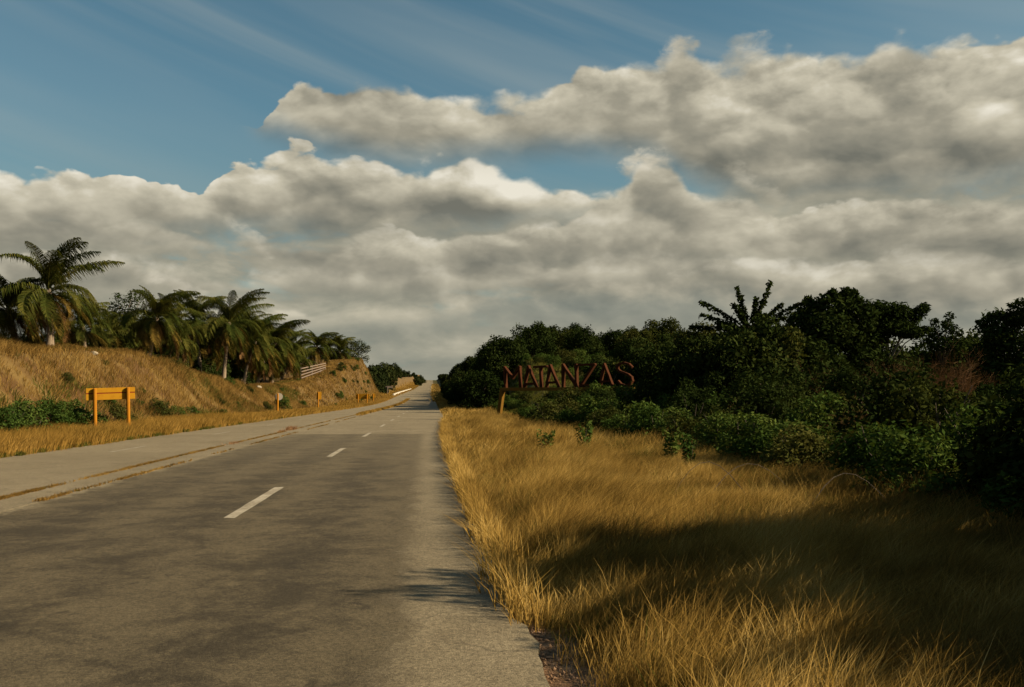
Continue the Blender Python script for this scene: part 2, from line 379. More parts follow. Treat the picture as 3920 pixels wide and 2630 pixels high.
# road surface: pale old surface, with a darker worn tarmac lift over the near lanes
def road_mat(name, overlay):
    m, t, out = material(name)
    g = t.node('ShaderNodeTexCoord'); P = g.outputs['Object']
    s = t.node('ShaderNodeSeparateXYZ'); t.l.new(P, s.inputs[0]); X, Y = s.outputs[0], s.outputs[1]
    st = t.node('ShaderNodeMapping'); t.l.new(P, st.inputs[0]); st.inputs['Scale'].default_value = (1.0, 0.9, 1.0)
    fine = t.noise(P, 120.0, 3, 0.8); grit = t.noise(P, 34.0, 6, 0.8); mott = t.noise(P, 7.5, 9, 0.74, 0.3)
    blot = t.noise(st.outputs[0], 1.3, 12, 0.72, 0.5); big = t.noise(st.outputs[0], 0.22, 8, 0.62, 0.3)
    pale = t.mix(t.sm(big, 0.3, 0.7), rgb(0.262, 0.218, 0.142), rgb(0.350, 0.294, 0.198))
    pale = t.mix(t.m('MULTIPLY', t.sm(blot, 0.47, 0.68), 0.5), pale, rgb(.185, .150, .096))
    if overlay:
        wob_ = t.m('ADD', t.m('MULTIPLY', t.m('SUBTRACT', blot, 0.5), 2.0), t.m('MULTIPLY', t.m('SUBTRACT', mott, 0.5), 1.0))
        m_end = t.sm(t.m('ADD', Y, t.m('MULTIPLY', t.m('SUBTRACT', grit, 0.5), 0.35)), 43.55, 43.35)
        m_r = t.sm(t.m('ADD', X, t.m('MULTIPLY', wob_, 0.62)), 0.05, -0.40)
        m_l = t.sm(t.m('ADD', X, t.m('MULTIPLY', wob_, 0.5)), -6.45, -6.1)
        lane = t.m('SINE', t.m('MULTIPLY', t.m('ADD', X, 2.83), 2*PI/1.80))
        f1 = t.m('ADD', t.m('MULTIPLY', blot, 0.62), t.m('ADD', t.m('MULTIPLY', big, 0.22), t.m('MULTIPLY', mott, 0.30)))
        f1 = t.m('SUBTRACT', f1, t.m('MULTIPLY', lane, 0.035))
        dk = t.mix(t.sm(f1, 0.47, 0.68), rgb(0.165, 0.134, 0.082), rgb(0.062, 0.050, 0.031))
        stain = t.noise(st.outputs[0], 1.9, 10, 0.70, 0.9)
        dk = t.mix(t.m('MULTIPLY', t.sm(stain, 0.58, 0.68), 0.75), dk, rgb(.050, .041, .027))
        fade = t.sm(t.m('ADD', Y, t.m('MULTIPLY', wob_, 10.0)), 4.0, 48.0, 1.0, 0.66)
        f = t.m('MULTIPLY', t.m('MULTIPLY', m_end, m_r), t.m('MULTIPLY', m_l, fade))
        pale = t.mix(f, pale, dk)
        far = t.m('MULTIPLY', t.m('MULTIPLY', t.sm(Y, 43.5, 46.0), t.sm(Y, 95.0, 60.0)), t.m('MULTIPLY', t.sm(stain, 0.52, 0.66), 0.55))
        pale = t.mix(far, pale, rgb(.105, .088, .06))
    # hairline cracks
    vor = t.node('ShaderNodeTexVoronoi', feature='DISTANCE_TO_EDGE'); vor.inputs['Scale'].default_value = 0.42
    wv = t.vm('ADD', P, t.vm('MULTIPLY', t.node_color(P, 1.6), (0.9, 0.9, 0.0))); t.l.new(wv, vor.inputs['Vector'])
    crack = t.m('MULTIPLY', t.sm(vor.outputs['Distance'], 0.010, 0.002), t.m('MULTIPLY', t.sm(big, 0.46, 0.62), 0.32))
    pale = t.mix(crack, pale, rgb(.035, .030, .022))
    c = t.mix(t.m('MULTIPLY', t.sm(fine, 0.44, 0.58), 0.70), pale, t.mix(1.0, pale, rgb(.36, .355, .34), 'MULTIPLY'))
    c = t.mix(t.m('MULTIPLY', t.sm(grit, 0.48, 0.58), 0.65), c, t.mix(1.0, c, rgb(.45, .44, .42), 'MULTIPLY'))
    c = t.mix(t.m('MULTIPLY', t.sm(grit, 0.46, 0.38), 0.60), c, t.mix(1.0, c, rgb(1.5, 1.48, 1.42), 'MULTIPLY'))
    h = t.m('ADD', t.m('MULTIPLY', fine, 0.5), grit)
    principled(t, out, c, 0.9, h, 0.6, 0.02, 0.2); return m
M['road'] = road_mat('road_surface', True)
M['road_far'] = road_mat('road_surface_pale', False)

def marking_mat():
    m, t, out = material('worn_paint')
    g = t.node('ShaderNodeTexCoord'); P = g.outputs['Object']
    n = t.noise(P, 30.0, 5, 0.7); n2 = t.noise(P, 2.2, 4, 0.6)
    c = t.mix(t.sm(t.m('ADD', t.m('MULTIPLY', n, 0.7), t.m('MULTIPLY', n2, 0.5)), 0.50, 0.74), rgb(.42, .385, .31), rgb(.20, .168, .115))
    principled(t, out, c, 0.8, n, 0.3, 0.01, 0.2); return m
M['marking'] = marking_mat()

def ground_mat():
    m, t, out = material('ground_soil')
    g = t.node('ShaderNodeNewGeometry'); P = g.outputs['Position']
    s = t.node('ShaderNodeSeparateXYZ'); t.l.new(P, s.inputs[0]); X, Y = s.outputs[0], s.outputs[1]
    n = t.noise(P, 0.35, 6, 0.62); n2 = t.noise(P, 9.0, 5, 0.7)
    soil = t.mix(t.sm(n, 0.35, 0.65), rgb(0.1056, 0.0693, 0.0330), rgb(0.1716, 0.1155, 0.0495))
    bankc = t.mix(t.sm(n, 0.38, 0.62), rgb(.105, .058, .022), rgb(.18, .120, .042))
    c = t.mix(t.sm(X, -15.5, -17.5), soil, bankc)
    green = t.mix(t.sm(n, 0.4, 0.6), rgb(0.0561, 0.0627, 0.0165), rgb(0.1122, 0.0957, 0.0264))
    c = t.mix(t.m('MULTIPLY', t.sm(X, 6.0, 9.0), 0.9), c, green)
    gravel = t.mix(t.sm(n2, 0.4, 0.62), rgb(.20, .115, .065), rgb(.33, .22, .14))
    edge = t.m('MULTIPLY', t.sm(t.m('ADD', X, t.m('MULTIPLY', t.m('SUBTRACT', n2, 0.5), 0.7)), 1.45, 1.05), t.sm(X, 0.3, 0.6))
    c = t.mix(edge, c, gravel)
    c = t.mix(t.m('MULTIPLY', n2, 0.45), c, t.mix(1.0, c, rgb(.5, .48, .45), 'MULTIPLY'))
    principled(t, out, c, 0.95, n2, 0.7, 0.05, 0.1); return m
M['ground'] = ground_mat()

# ------------------------------------------------------------------ terrain
def sstep(x, a, b):
    t = np.clip((x-a)/(b-a), 0, 1); return t*t*(3-2*t)
_prof_y = np.array([-5000, 0, 150, 200, 250, 300, 350, 430, 560, 760, 1000, 1250, 1400, 1520, 1800, 6000.])
_prof_z = np.array([0, 0, 0, .15, .75, 1.75, 2.7, 4.0, 6.0, 10.2, 17.0, 24.6, 27.6, 27.2, 18, -40.])
def prof(Y):
    Y = np.asarray(Y, dtype=float)
    acc = 0
    for k in (-20, -10, 0, 10, 20): acc = acc + np.interp(Y+k, _prof_y, _prof_z)
    return np.where(Y < 120, 0.0, acc/5)
def centre(Y): return 0.0055*np.maximum(0, np.asarray(Y, dtype=float)-30)
_bk_y = np.array([-200, 30, 49, 55, 60, 69, 77, 85, 95, 105, 115, 134, 150, 175, 200, 220, 240, 256, 272, 292, 330, 420, 520, 700, 6000.])
_bk_h = np.array([4.0, 4.0, 4.1, 4.4, 4.6, 4.75, 4.4, 4.0, 3.5, 3.0, 2.7, 3.2, 4.2, 6.0, 8.2, 10., 10.8, 9.6, 6.6, 2.4, 0.0, 3.0, 7.0, 8.0, 5.0])
_hl_y = np.array([-200, 70, 84, 100, 125, 160, 220, 300, 420, 600, 6000.])
_hl_h = np.array([0.4, 0.5, 1.4, 4.2, 7.2, 8.2, 8.0, 7.5, 6.0, 4.0, 3.0])
def wob(X, Y):
    return (np.sin(X*0.71+1.3)*np.sin(Y*0.53+0.4)+0.6*np.sin(X*1.7+Y*1.1)+0.5*np.sin(Y*0.23-X*0.31+2.0))*0.5
def terrain(X, Y):
    X = np.asarray(X, dtype=float); Y = np.asarray(Y, dtype=float)
    xr = X-centre(Y); z = prof(Y)
    # left cut bank
    toe = -17.0+sstep(Y, 110, 170)*2.6; top = -21.8+sstep(Y, 110, 190)*3.2
    h = np.interp(Y, _bk_y, _bk_h)
    lf = np.clip((toe-xr)/(toe-top), 0, 1); lf = lf*lf*(3-2*lf)*0.7+lf*0.3
    z = z+h*lf*(1+0.05*wob(X*.5, Y*.6))+lf*0.22*wob(X*.5, Y*.5)
    z = z+0.03*wob(X*2, Y*2)*sstep(-xr, 12.4, 14.0)
    # gentle rise then wooded hill on the right
    hr = np.interp(Y, _hl_y, _hl_h)
    rf = sstep(xr, 5.5, 13.5)
    z = z+hr*rf+0.05*wob(X*2, Y*2)*sstep(xr, 1.2, 2.5)
    z = z-0.06*sstep(xr, 0.3, 0.9)*(1-sstep(xr, 1.0, 1.5))
    return z
def tz(x, y): return float(terrain(x, y))

def axis(segs):
    out = []
    for a, b, st in segs: out += list(np.arange(a, b, st))
    return np.array(out+[segs[-1][1]])
GY = axis([(-80, -10, 5), (-10, 60, 1.0), (60, 160, 1.5), (160, 300, 2.5), (300, 440, 7), (440, 1000, 20), (1000, 1560, 20), (1560, 3000, 120), (3000, 6000, 500)])
GX = axis([(-4000, -400, 400), (-400, -60, 20), (-60, -26, 2), (-26, -12, 0.5), (-12, 0.5, 1.25), (0.5, 8, 0.5), (8, 40, 1), (40, 60, 4), (60, 400, 20), (400, 4000, 400)])
def grid_mesh(name, gx, gy, fz, mat, smooth=True, dx=True):
    XX, YY = np.meshgrid(gx, gy); XW = XX+(centre(YY) if dx else 0)
    ZZ = fz(XW, YY)
    V = np.stack([XW, YY, ZZ], -1).reshape(-1, 3); nx, ny = len(gx), len(gy)
    i = np.arange(ny-1)[:, None]*nx+np.arange(nx-1)[None, :]
    F = np.stack([i, i+1, i+1+nx, i+nx], -1).reshape(-1, 4)
    return np_mesh(name, V, F, mat, smooth=smooth)
def ground_z(X, Y):
    z = terrain(X, Y); xr = X-centre(Y)
    return z-0.05*((xr > -12.35) & (xr < 0.62))
tag(link('ground', grid_mesh('ground', GX, GY, ground_z, M['ground'])), kind='structure')

rng = np.random.default_rng(11)
RY = GY[(GY > -21) & (GY < 2500)]
def ragged(base, amp, seed, ys=RY):
    r = np.random.default_rng(seed); return base+amp*(r.random(len(ys))-0.5)
def strip_mesh(name, xl, xr_, ys, z, mat, nx=6, thick=0.06):
    """a slab following the road profile between two edge curves, with side skirts"""
    t = np.linspace(0, 1, nx)
    XX = xl[:, None]*(1-t)+xr_[:, None]*t; XW = XX+centre(ys)[:, None]; YY = np.repeat(ys[:, None], nx, 1)
    ZZ = prof(YY)+z
    XW = np.concatenate([XW[:, :1], XW, XW[:, -1:]], 1); YY = np.concatenate([YY[:, :1], YY, YY[:, -1:]], 1)
    ZZ = np.concatenate([ZZ[:, :1]-thick, ZZ, ZZ[:, -1:]-thick], 1)
    V = np.stack([XW, YY, ZZ], -1).reshape(-1, 3); n = nx+2
    i = np.arange(len(ys)-1)[:, None]*n+np.arange(n-1)[None, :]
    F = np.stack([i, i+1, i+1+n, i+n], -1).reshape(-1, 4)
    return np_mesh(name, V, F, mat)
fineY = np.unique(np.concatenate([np.arange(-20, 80, 0.25), RY]))
near_r = 0.76+0.05*np.sin(fineY*1.13)*np.sin(fineY*0.47)+0.05*np.sin(fineY*3.1+np.sin(fineY))+0.07*(rng.random(len(fineY))-0.5)+0.5*sstep(fineY, 30, 75)
road = tag(link('road', strip_mesh('road', np.full(len(fineY), -6.40), near_r, fineY, 0.012, M['road'], 8)), kind='structure')
lroad = tag(link('opposite_road', strip_mesh('opposite_road', -12.1+0.16*(rng.random(len(fineY))-0.5), np.full(len(fineY), -7.26), fineY, 0.012, M['road_far'], 6)), kind='structure')
strip = tag(link('median_strip', strip_mesh('median_strip', np.full(len(fineY), -7.245), np.full(len(fineY), -6.415), fineY, 0.0118, M['road_far'], 3)), kind='structure')

def dash(X, y0, L, w, parent):
    ys = np.linspace(y0, y0+L, 12); r = np.random.default_rng(int(abs(y0*10+X*7)))
    xl = X-w/2+0.018*(r.random(12)-0.5); xr_ = X+w/2+0.018*(r.random(12)-0.5)
    V = []
    for k in range(12):
        e = 0.05*(r.random()-0.5) if k in (0, 11) else 0
        V += [(xl[k]+centre(ys[k]), ys[k]+e, float(prof(ys[k]))+0.0165), (xr_[k]+centre(ys[k]), ys[k]-e, float(prof(ys[k]))+0.0165)]
    F = [(2*k, 2*k+1, 2*k+3, 2*k+2) for k in range(11)]
    return link('lane_dash', np_mesh('lane_dash', V, F, M['marking']), parent)
for k in range(0, 14): dash(-2.82, 13.5+13.5*k, 4.5, 0.17, road)
for k in range(0, 10): dash(-9.95, 16.5+13.5*k, 3.5, 0.09, lroad)

# ------------------------------------------------------------------ grass
def blades(name, x, y, h, w, lean, mat, seed, k=3, wind=(0.30, 0.10), head=0.5, label='', cat='grass', z=None, outward=None):
    r = np.random.default_rng(seed); N = len(x)
    h = h*np.ones(N); w = w*np.ones(N)
    if z is None: z = terrain(x, y)-0.02
    th = r.random(N)*2*PI; la = lean*np.abs(r.normal(0.6, 0.55, N))
    dx_ = np.cos(th)*la+wind[0]*(0.6+0.8*r.random(N)); dy_ = np.sin(th)*la+wind[1]*(0.6+0.8*r.random(N))
    if outward is not None: dx_ = dx_+outward[0]; dy_ = dy_+outward[1]
    fa = r.random(N)*PI; fx, fy = np.cos(fa), np.sin(fa)
    fx = np.where(r.random(N) < 0.6, np.abs(fx)*0.5+0.6, fx)
    nv = 2*k+1; V = np.empty((N, nv, 3), dtype=np.float32)
    prof_w = {3: [1.0, 0.75, 0.95], 2: [1.0, 0.9]}[k]
    hd = np.where(r.random(N) < head, 1.9, 0.6)
    for i in range(k):
        s = i/k; b = s**1.7
        ww = w*prof_w[i]*(hd if i == k-1 and k == 3 else 1.0)*0.5
        cx, cy, cz = x+dx_*h*b, y+dy_*h*b, z+h*s*(1-0.22*b)
        V[:, 2*i, 0] = cx-fx*ww; V[:, 2*i, 1] = cy-fy*ww; V[:, 2*i, 2] = cz
        V[:, 2*i+1, 0] = cx+fx*ww; V[:, 2*i+1, 1] = cy+fy*ww; V[:, 2*i+1, 2] = cz
    V[:, 2*k, 0] = x+dx_*h; V[:, 2*k, 1] = y+dy_*h; V[:, 2*k, 2] = z+h*0.80
    tri = []
    for i in range(k-1): tri += [(2*i, 2*i+1, 2*i+3), (2*i, 2*i+3, 2*i+2)]
    tri.append((2*k-2, 2*k-1, 2*k))
    F = (np.arange(N)[:, None, None]*nv+np.array(tri)[None]).reshape(-1, 3)
    rnd = np.repeat(r.random(N), nv)
    o = link(name, np_mesh(name, V.reshape(-1, 3), F, mat, rnd))
    return tag(o, label, cat, kind='stuff')
def tussocks(area, n, per, spread, seed, keep=None):
    r = np.random.default_rng(seed); x0, x1, y0, y1 = area
    cx = x0+r.random(n)*(x1-x0); cy = y0+r.random(n)*(y1-y0)
    if keep is not None:
        kk = keep(cx, cy); cx, cy = cx[kk], cy[kk]
    hs = 0.75+0.5*r.random(len(cx))
    ox = r.normal(0, spread, (len(cx), per)); oy = r.normal(0, spread, (len(cx), per))
    return (cx[:, None]+ox).ravel(), (cy[:, None]+oy).ravel(), np.repeat(hs, per), (ox.ravel(), oy.ravel())
def edge_x(y): return 0.80+0.06*np.sin(y*2.1)*np.sin(y*0.7+1)+0.5*sstep(np.asarray(y), 30, 75)+centre(y)
def patch(x, y): return 0.5+0.5*np.sin(x*0.9+1.2*np.sin(y*0.31))*np.sin(y*0.45+0.7*np.sin(x*0.8))
def in_view(x, y): return (x < 0.74*y+1.6)
def bare(x, y):   # gravelly corner beside the road
    return ~((x < 1.08-0.05*(y-5.5)) & (y < 7.1))
gr = np.random.default_rng(5); r5_ = np.random.default_rng(15)
HG = 0.66
def field(name, area, n, per, spread, w, seed, k, mat, hh=HG, keep=None, head=0.5, lean=0.50, label='', wind=(0.42, 0.06)):
    kf = lambda x, y: (x > edge_x(y)) & in_view(x, y) & bare(x, y) & (True if keep is None else keep(x, y))
    x, y, hs, (ox, oy) = tussocks(area, n, per, spread, seed, kf)
    ok = x > edge_x(y)-0.13; x, y, hs, ox, oy = x[ok], y[ok], hs[ok], ox[ok], oy[ok]
    r = np.random.default_rng(seed+1)
    ramp_ = 0.62+0.38*sstep(x-edge_x(y), 0.0, 0.8)
    h = hh*hs*(0.55+0.50*r.random(len(x)))*ramp_*(0.62+0.62*patch(x*1.4, y*1.2))*(0.85+0.3*patch(x*.5+2, y*.4))
    return blades(name, x, y, h, w, lean, mat, seed+2, k, wind, head, label, 'grass', outward=(ox*1.6, oy*1.6))
field('tall_grass', (0.8, 6.6, 2.4, 9.0), 1650, 88, 0.09, 0.0024, 21, 3, M['grass_gold'], label='tall golden dry grass in the right foreground beside the road')
field('tall_grass', (0.8, 7.6, 9.0, 24.0), 3000, 54, 0.11, 0.0046, 31, 2, M['grass_gold'], label='sunlit golden grass field between the road and the green shrubs')
field('tall_grass', (0.8, 7.6, 24.0, 70.0), 2800, 28, 0.14, 0.012, 41, 2, M['grass_gold'], label='golden grass stretching along the road towards the letter sign', hh=0.72)
field('tall_grass', (0.9, 6.5, 70.0, 230.0), 2300, 16, 0.22, 0.04, 51, 2, M['grass_gold'], label='far golden grass strip below the wooded hill', hh=0.8)
# green blades: along the road edge and mixed low in the field
field('green_grass', (0.8, 2.4, 3.0, 26.0), 420, 34, 0.08, 0.006, 61, 3, M['grass_green'], hh=0.46, head=0.0, keep=lambda x, y: x < edge_x(y)+0.75, label='greenish grass growing along the crumbling right road edge')
field('green_grass', (3.0, 7.6, 9.0, 45.0), 900, 24, 0.12, 0.010, 171, 2, M['grass_green'], hh=0.62, head=0.0, keep=lambda x, y: x > 4.4+1.5*patch(x*2, y*1.4), label='green grass thickening towards the shrub belt')
field('green_grass', (1.2, 7.4, 3.0, 30.0), 620, 24, 0.10, 0.0085, 71, 3, M['grass_green'], hh=0.6, head=0.0, keep=lambda x, y: patch(x*1.3, y*0.9) > 0.5, label='green blades scattered through the golden grass field')
yy = 5.5+r5_.random(2600)*60; xx = edge_x(yy)-.02+r5_.normal(0, .07, 2600); kb = bare(xx, yy); yy, xx = np.repeat(yy[kb], 8), np.repeat(xx[kb], 8)
blades('edge_grass', xx+r5_.normal(0, .05, len(xx)), yy+r5_.normal(0, .06, len(xx)), .22+.42*r5_.random(len(xx)), .006+.00025*yy, .55, M['grass_gold'], 77, 2, (-.05, .0), .3, 'short ragged grass spilling over the right road edge')
# long pale stalks that stand above or lean across the field
x, y = 1.6+4.5*gr.random(150), 3.6+13*gr.random(150); kk = in_view(x, y)
blades('seed_stalks', x[kk], y[kk], 0.72+0.28*gr.random(kk.sum()), 0.0030, 0.42, M['grass_gold'], 81, 3, (0.40, 0.05), 1.0, 'long pale seed stalks leaning over the foreground grass')

# left verge
x, y, hs, (ox, oy) = tussocks((-16.9, -12.0, 22, 75), 2900, 20, 0.10, 91, lambda x, y: x > -0.62*y-3)
blades('verge_grass', x+centre(y), y, 0.66*hs*(0.6+0.6*np.random.default_rng(3).random(len(x))), 0.014, 0.35, M['grass_verge'], 92, 2, (0.22, 0.0), 0.5, 'golden verge grass along the far edge of the opposite road', outward=(ox, oy))
x, y, hs, (ox, oy) = tussocks((-15.6, -12.0, 75, 300), 4200, 9, 0.18, 93)
blades('verge_grass', x+centre(y), y, 0.55*hs, 0.04, 0.35, M['grass_verge'], 94, 2, (0.22, 0.0), 0.5, 'golden verge grass below the far cut bank', outward=(ox, oy))
# low greener fringe at the very edge
x, y, hs, (ox, oy) = tussocks((-12.5, -12.0, 22, 90), 420, 16, 0.07, 95)
blades('verge_grass', x+centre(y), y, 0.22*hs, 0.014, 0.4, M['grass_green'], 96, 2, (0.2, 0), 0.0, 'low green fringe where the verge meets the opposite road', outward=(ox, oy))
# bank
x, y, hs, (ox, oy) = tussocks((-28, -16.4, 28, 130), 5200, 14, 0.20, 97, lambda x, y: x > -0.66*y-4)
blades('bank_grass', x+centre(y), y, 0.62*hs*(0.5+0.9*patch(x*.7, y*0.5)), 0.022, 0.5, M['grass_bank'], 98, 2, (0.2, 0.0), 0.5, 'reddish dry grass covering the near earth bank under the palms', outward=(ox, oy))
x, y, hs, (ox, oy) = tussocks((-24, -14.0, 130, 285), 4200, 9, 0.26, 99)
blades('bank_grass', x+centre(y), y, 0.5*hs, 0.05, 0.5, M['grass_bank'], 100, 2, (0.2, 0.0), 0.5, 'brown and gold grass on the steep far cut bank', outward=(ox, oy))
x, y, hs, (ox, oy) = tussocks((-24, -16.6, 30, 150), 2600, 12, 0.22, 197, lambda x, y: (patch(x*.8+3, y*.35) > .62) & (x > -0.66*y-4))
blades('bank_greenery', x+centre(y), y, 0.5*hs, 0.03, 0.6, M['grass_green'], 198, 2, (0.2, 0.0), 0.0, 'patches of green undergrowth on the left bank', outward=(ox, oy))
x, y, hs, (ox, oy) = tussocks((-16.2, -12.2, 300, 1100), 3200, 6, 0.4, 199)
blades('verge_grass', x+centre(y), y, 0.9*hs, 0.12, 0.35, M['grass_verge'], 200, 2, (0.22, 0.0), 0.5, 'golden grass along the left of the far rising road', outward=(ox, oy))
x, y, hs, (ox, oy) = tussocks((0.6, 5.5, 230, 900), 2400, 6, 0.4, 201)
blades('tall_grass', x+centre(y), y, 1.0*hs, 0.12, 0.35, M['grass_gold'], 202, 2, (0.22, 0.0), 0.5, 'dry grass along the right of the far rising road', outward=(ox, oy))
# weeds in the joints of the median, thickening with distance
r5 = np.random.default_rng(44)
for X0, n, sd in ((-7.23, 1500, 101), (-6.43, 900, 102)):
    y = 16+r5.random(n)**1.5*170; x = X0+r5.normal(0, 0.028, n)+centre(y)
    keep = (np.sin(y*0.9+X0)+np.sin(y*0.37+2*X0)+r5.random(n)*1.6) > (-0.3 if X0 < -7 else 0.5)
    y, x = y[keep], x[keep]; y = np.repeat(y, 9)+r5.normal(0, 0.07, 9*len(y)); x = np.repeat(x, 9)+r5.normal(0, 0.02, len(y))
    blades('joint_weeds', x, y, 0.04+0.055*r5.random(len(x)), 0.012, 0.8, M['grass_bank'], sd, 2, (0.15, 0), 0.3, 'dry weeds in the %s joint of the median strip' % ('farther' if X0 < -7 else 'nearer'), 'weeds', z=prof(y)+0.004)
y = 80+r5.random(3800)**0.8*190; x = -6.83+0.42*(r5.random(3800)-0.5)*(0.5+y/150)+centre(y); kp = (np.sin(y*0.21)+r5.random(3800)*1.8+sstep(y, 90, 140)*1.6) > 1.0
y, x = y[kp], x[kp]; y = np.repeat(y, 5)+r5.normal(0, 0.2, 5*len(y)); x = np.repeat(x, 5)+r5.normal(0, 0.07, len(y))
blades('median_grass', x, y, 0.18+0.22*r5.random(len(x)), 0.04, 0.4, M['grass_verge'], 103, 2, (0.15, 0), 0.3, 'golden grass overgrowing the distant median between the two roads', z=prof(y)+0.01)
for cx_, cy_, nn, hh in ((-7.22, 49.5, 240, 0.26), (-7.22, 46.5, 90, 0.16), (-7.22, 35.0, 80, 0.10)):
    x = cx_+r5.normal(0, 0.10, nn); y = cy_+r5.normal(0, 0.55, nn)
    t_ = {0.26: 'largest brown weed tuft growing in the median joint', 0.16: 'small brown weed tuft just before the largest one', 0.10: 'flat weed tuft in the nearer median joint'}[hh]
    me_o = blades('weed_tuft', x, y, hh*(0.4+0.8*r5.random(nn)), 0.016, 0.6, M['dry_twig'], int(cy_), 2, (0.2, 0), 0.3, t_, 'weeds', z=np.full(nn, 0.006))
# tufts and stones on the gravel corner
x = 0.95+0.30*r5.random(900); y = 7.1+0.75*r5.random(900)
blades('green_tuft', x, y, 0.07+0.10*r5.random(900), 0.006, 0.8, M['grass_green'], 111, 3, (0.1, 0), 0.0, 'low green weed tuft at the corner of the road edge', 'weeds')

# ------------------------------------------------------------------ foliage
def leaf_quads(P, N, size, r, aspect=0.5, up=0.35):
    """one folded diamond leaf per point, roughly facing N"""
    n = len(P); d = r.normal(0, 1, (n, 3)); d[:, 2] *= 0.7
    nn = N+0.9*r.normal(0, 1, (n, 3)); nn[:, 2] += up; nn /= np.linalg.norm(nn, axis=1)[:, None]
    t = d-(d*nn).sum(1)[:, None]*nn; t /= np.linalg.norm(t, axis=1)[:, None]+1e-6
    b = np.cross(nn, t); s = (size*(0.6+0.8*r.random(n)))[:, None]
    V = np.stack([P-t*s*0.5, P+b*s*aspect*0.5-nn*s*0.06, P+t*s*0.5-nn*s*0.12, P-b*s*aspect*0.5-nn*s*0.06], 1)
    F = np.arange(n*4).reshape(n, 4)
    return V.reshape(-1, 3), F
def crown_mesh(name, clumps, n, size, mat, seed, aspect=0.5, shell=0.55, gap=0.0):
    r = np.random.default_rng(seed); cl = np.array(clumps, dtype=float)
    vol = (cl[:, 3]*cl[:, 4]*cl[:, 5])**0.67; pick = r.choice(len(cl), n, p=vol/vol.sum()); c = cl[pick]
    d = r.normal(0, 1, (n, 3)); d /= np.linalg.norm(d, axis=1)[:, None]
    rad = shell+(1-shell)*r.random(n)**0.7; rad = rad*(1+0.12*r.normal(0, 1, n))
    P = c[:, :3]+d*c[:, 3:6]*rad[:, None]
    ins = np.zeros(n, bool)     # drop leaves buried deep in other clumps, keeps the surface dense
    for q in cl[:40]:
        e = (((P-q[:3])/q[3:6])**2).sum(1); ins |= e < 0.20
    P, d = P[~ins], d[~ins]
    V, F = leaf_quads(P, d, size, r, aspect)
    return np_mesh(name, V, F, mat, np.repeat(r.random(len(P)), 4))
def dome_clumps(rx, ry, h, n, seed, cs=0.34, base=0.15):
    r = np.random.default_rng(seed); out = []
    for _ in range(n):
        a = r.random()*2*PI; q = r.random()**0.5*0.78; zz = base+(1-base)*(r.random()**0.8)*math.sqrt(max(0.05, 1-q*q))
        s = cs*(0.6+0.7*r.random())
        out.append((math.cos(a)*q*rx, math.sin(a)*q*ry, zz*h*0.86, s*rx, s*ry, s*h*0.62))
    return out
def stem_mesh(name, h, seed, mat, n=5, r0=0.05, spread=0.5):
    r = random.Random(seed); mb = MB()
    for k in range(n):
        a = r.random()*2*PI; e = Vector((math.cos(a)*spread*h*r.uniform(.3, 1), math.sin(a)*spread*h*r.uniform(.3, 1), h*r.uniform(.6, .95)))
        mid = e*0.5+Vector((0, 0, 0.08*h))
        mb.tube([(e.x*.08, e.y*.08, -0.15), mid, e], [r0, r0*.7, r0*.25], 5)
    return mb.mesh(name, mat)
def plant(name, protos, i, loc, label, cat, group, rz=0, sc=1.0, pz=None):
    o = empty(name, loc, label, cat, group, rz, sc)
    crown, stem = protos[i % len(protos)]
    link('trunk' if pz == 'tree' else 'stem', stem, o); link('crown' if pz == 'tree' else 'foliage', crown, o)
    return o
# prototypes
SH = []
for i in range(6):
    n_ = 14+i; mat_ = M['shrub'] if i < 4 else M['bush_olive']
    SH.append((crown_mesh('foliage', dome_clumps(1.0, 1.0, 1.65, n_, 200+i, 0.36, 0.05), 3600, 0.125, mat_, 210+i, 0.42), stem_mesh('stem', 1.5, 220+i, M['bark'], 6, 0.025)))
SD = []
for i in range(5):
    SD.append((crown_mesh('foliage', dome_clumps(1.5, 1.5, 2.9, 20, 240+i, 0.34, 0.05), 5200, 0.17, M['bush_dark'] if i < 4 else M['bush_olive'], 250+i, 0.45), stem_mesh('stem', 2.5, 260+i, M['bark'], 6, 0.045)))
HB = []
for i in range(6):
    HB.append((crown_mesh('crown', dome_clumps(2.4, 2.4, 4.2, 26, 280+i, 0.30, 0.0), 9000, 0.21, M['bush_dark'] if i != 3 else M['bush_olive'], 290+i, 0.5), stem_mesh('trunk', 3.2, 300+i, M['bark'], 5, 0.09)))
FB = []
for i in range(3):
    FB.append((crown_mesh('crown', dome_clumps(4.5, 4.5, 7.5, 22, 320+i, 0.32, 0.0), 4200, 0.62, M['bush_far'], 330+i, 0.6), stem_mesh('trunk', 6, 340+i, M['bark'], 4, 0.16)))
r = random.Random(7)
# belt of green shrubs between the golden grass and the trees
lab = 'light green leafy shrub in the belt behind the golden grass'
yy = 10.5; i = 0
while yy < 66:
    x0 = 7.7+r.uniform(-.35, .45)-0.9*max(0, min(1, (yy-34)/22))
    s = r.uniform(0.78, 1.08)
    plant('shrub', SH, i, (x0, yy, tz(x0, yy)-0.05), lab, 'shrub', 'green shrubs behind the grass', r.uniform(0, 6.28), (s*1.05, s*1.05, s*r.uniform(.8, 1.0)))
    yy += r.uniform(0.95, 1.5)*(1+yy/60); i += 1
lab2 = 'darker green shrub in the second row under the trees'
yy = 11.5
while yy < 75:
    x0 = 10.0+r.uniform(-.6, .7); s = r.uniform(0.68, 0.86)
    plant('shrub', SD if i % 3 else SH, i, (x0, yy, tz(x0, yy)-0.05), lab2, 'shrub', 'second row of shrubs', r.uniform(0, 6.28), s if i % 3 else s*1.35)
    yy += r.uniform(1.4, 2.2)*(1+yy/70); i += 1
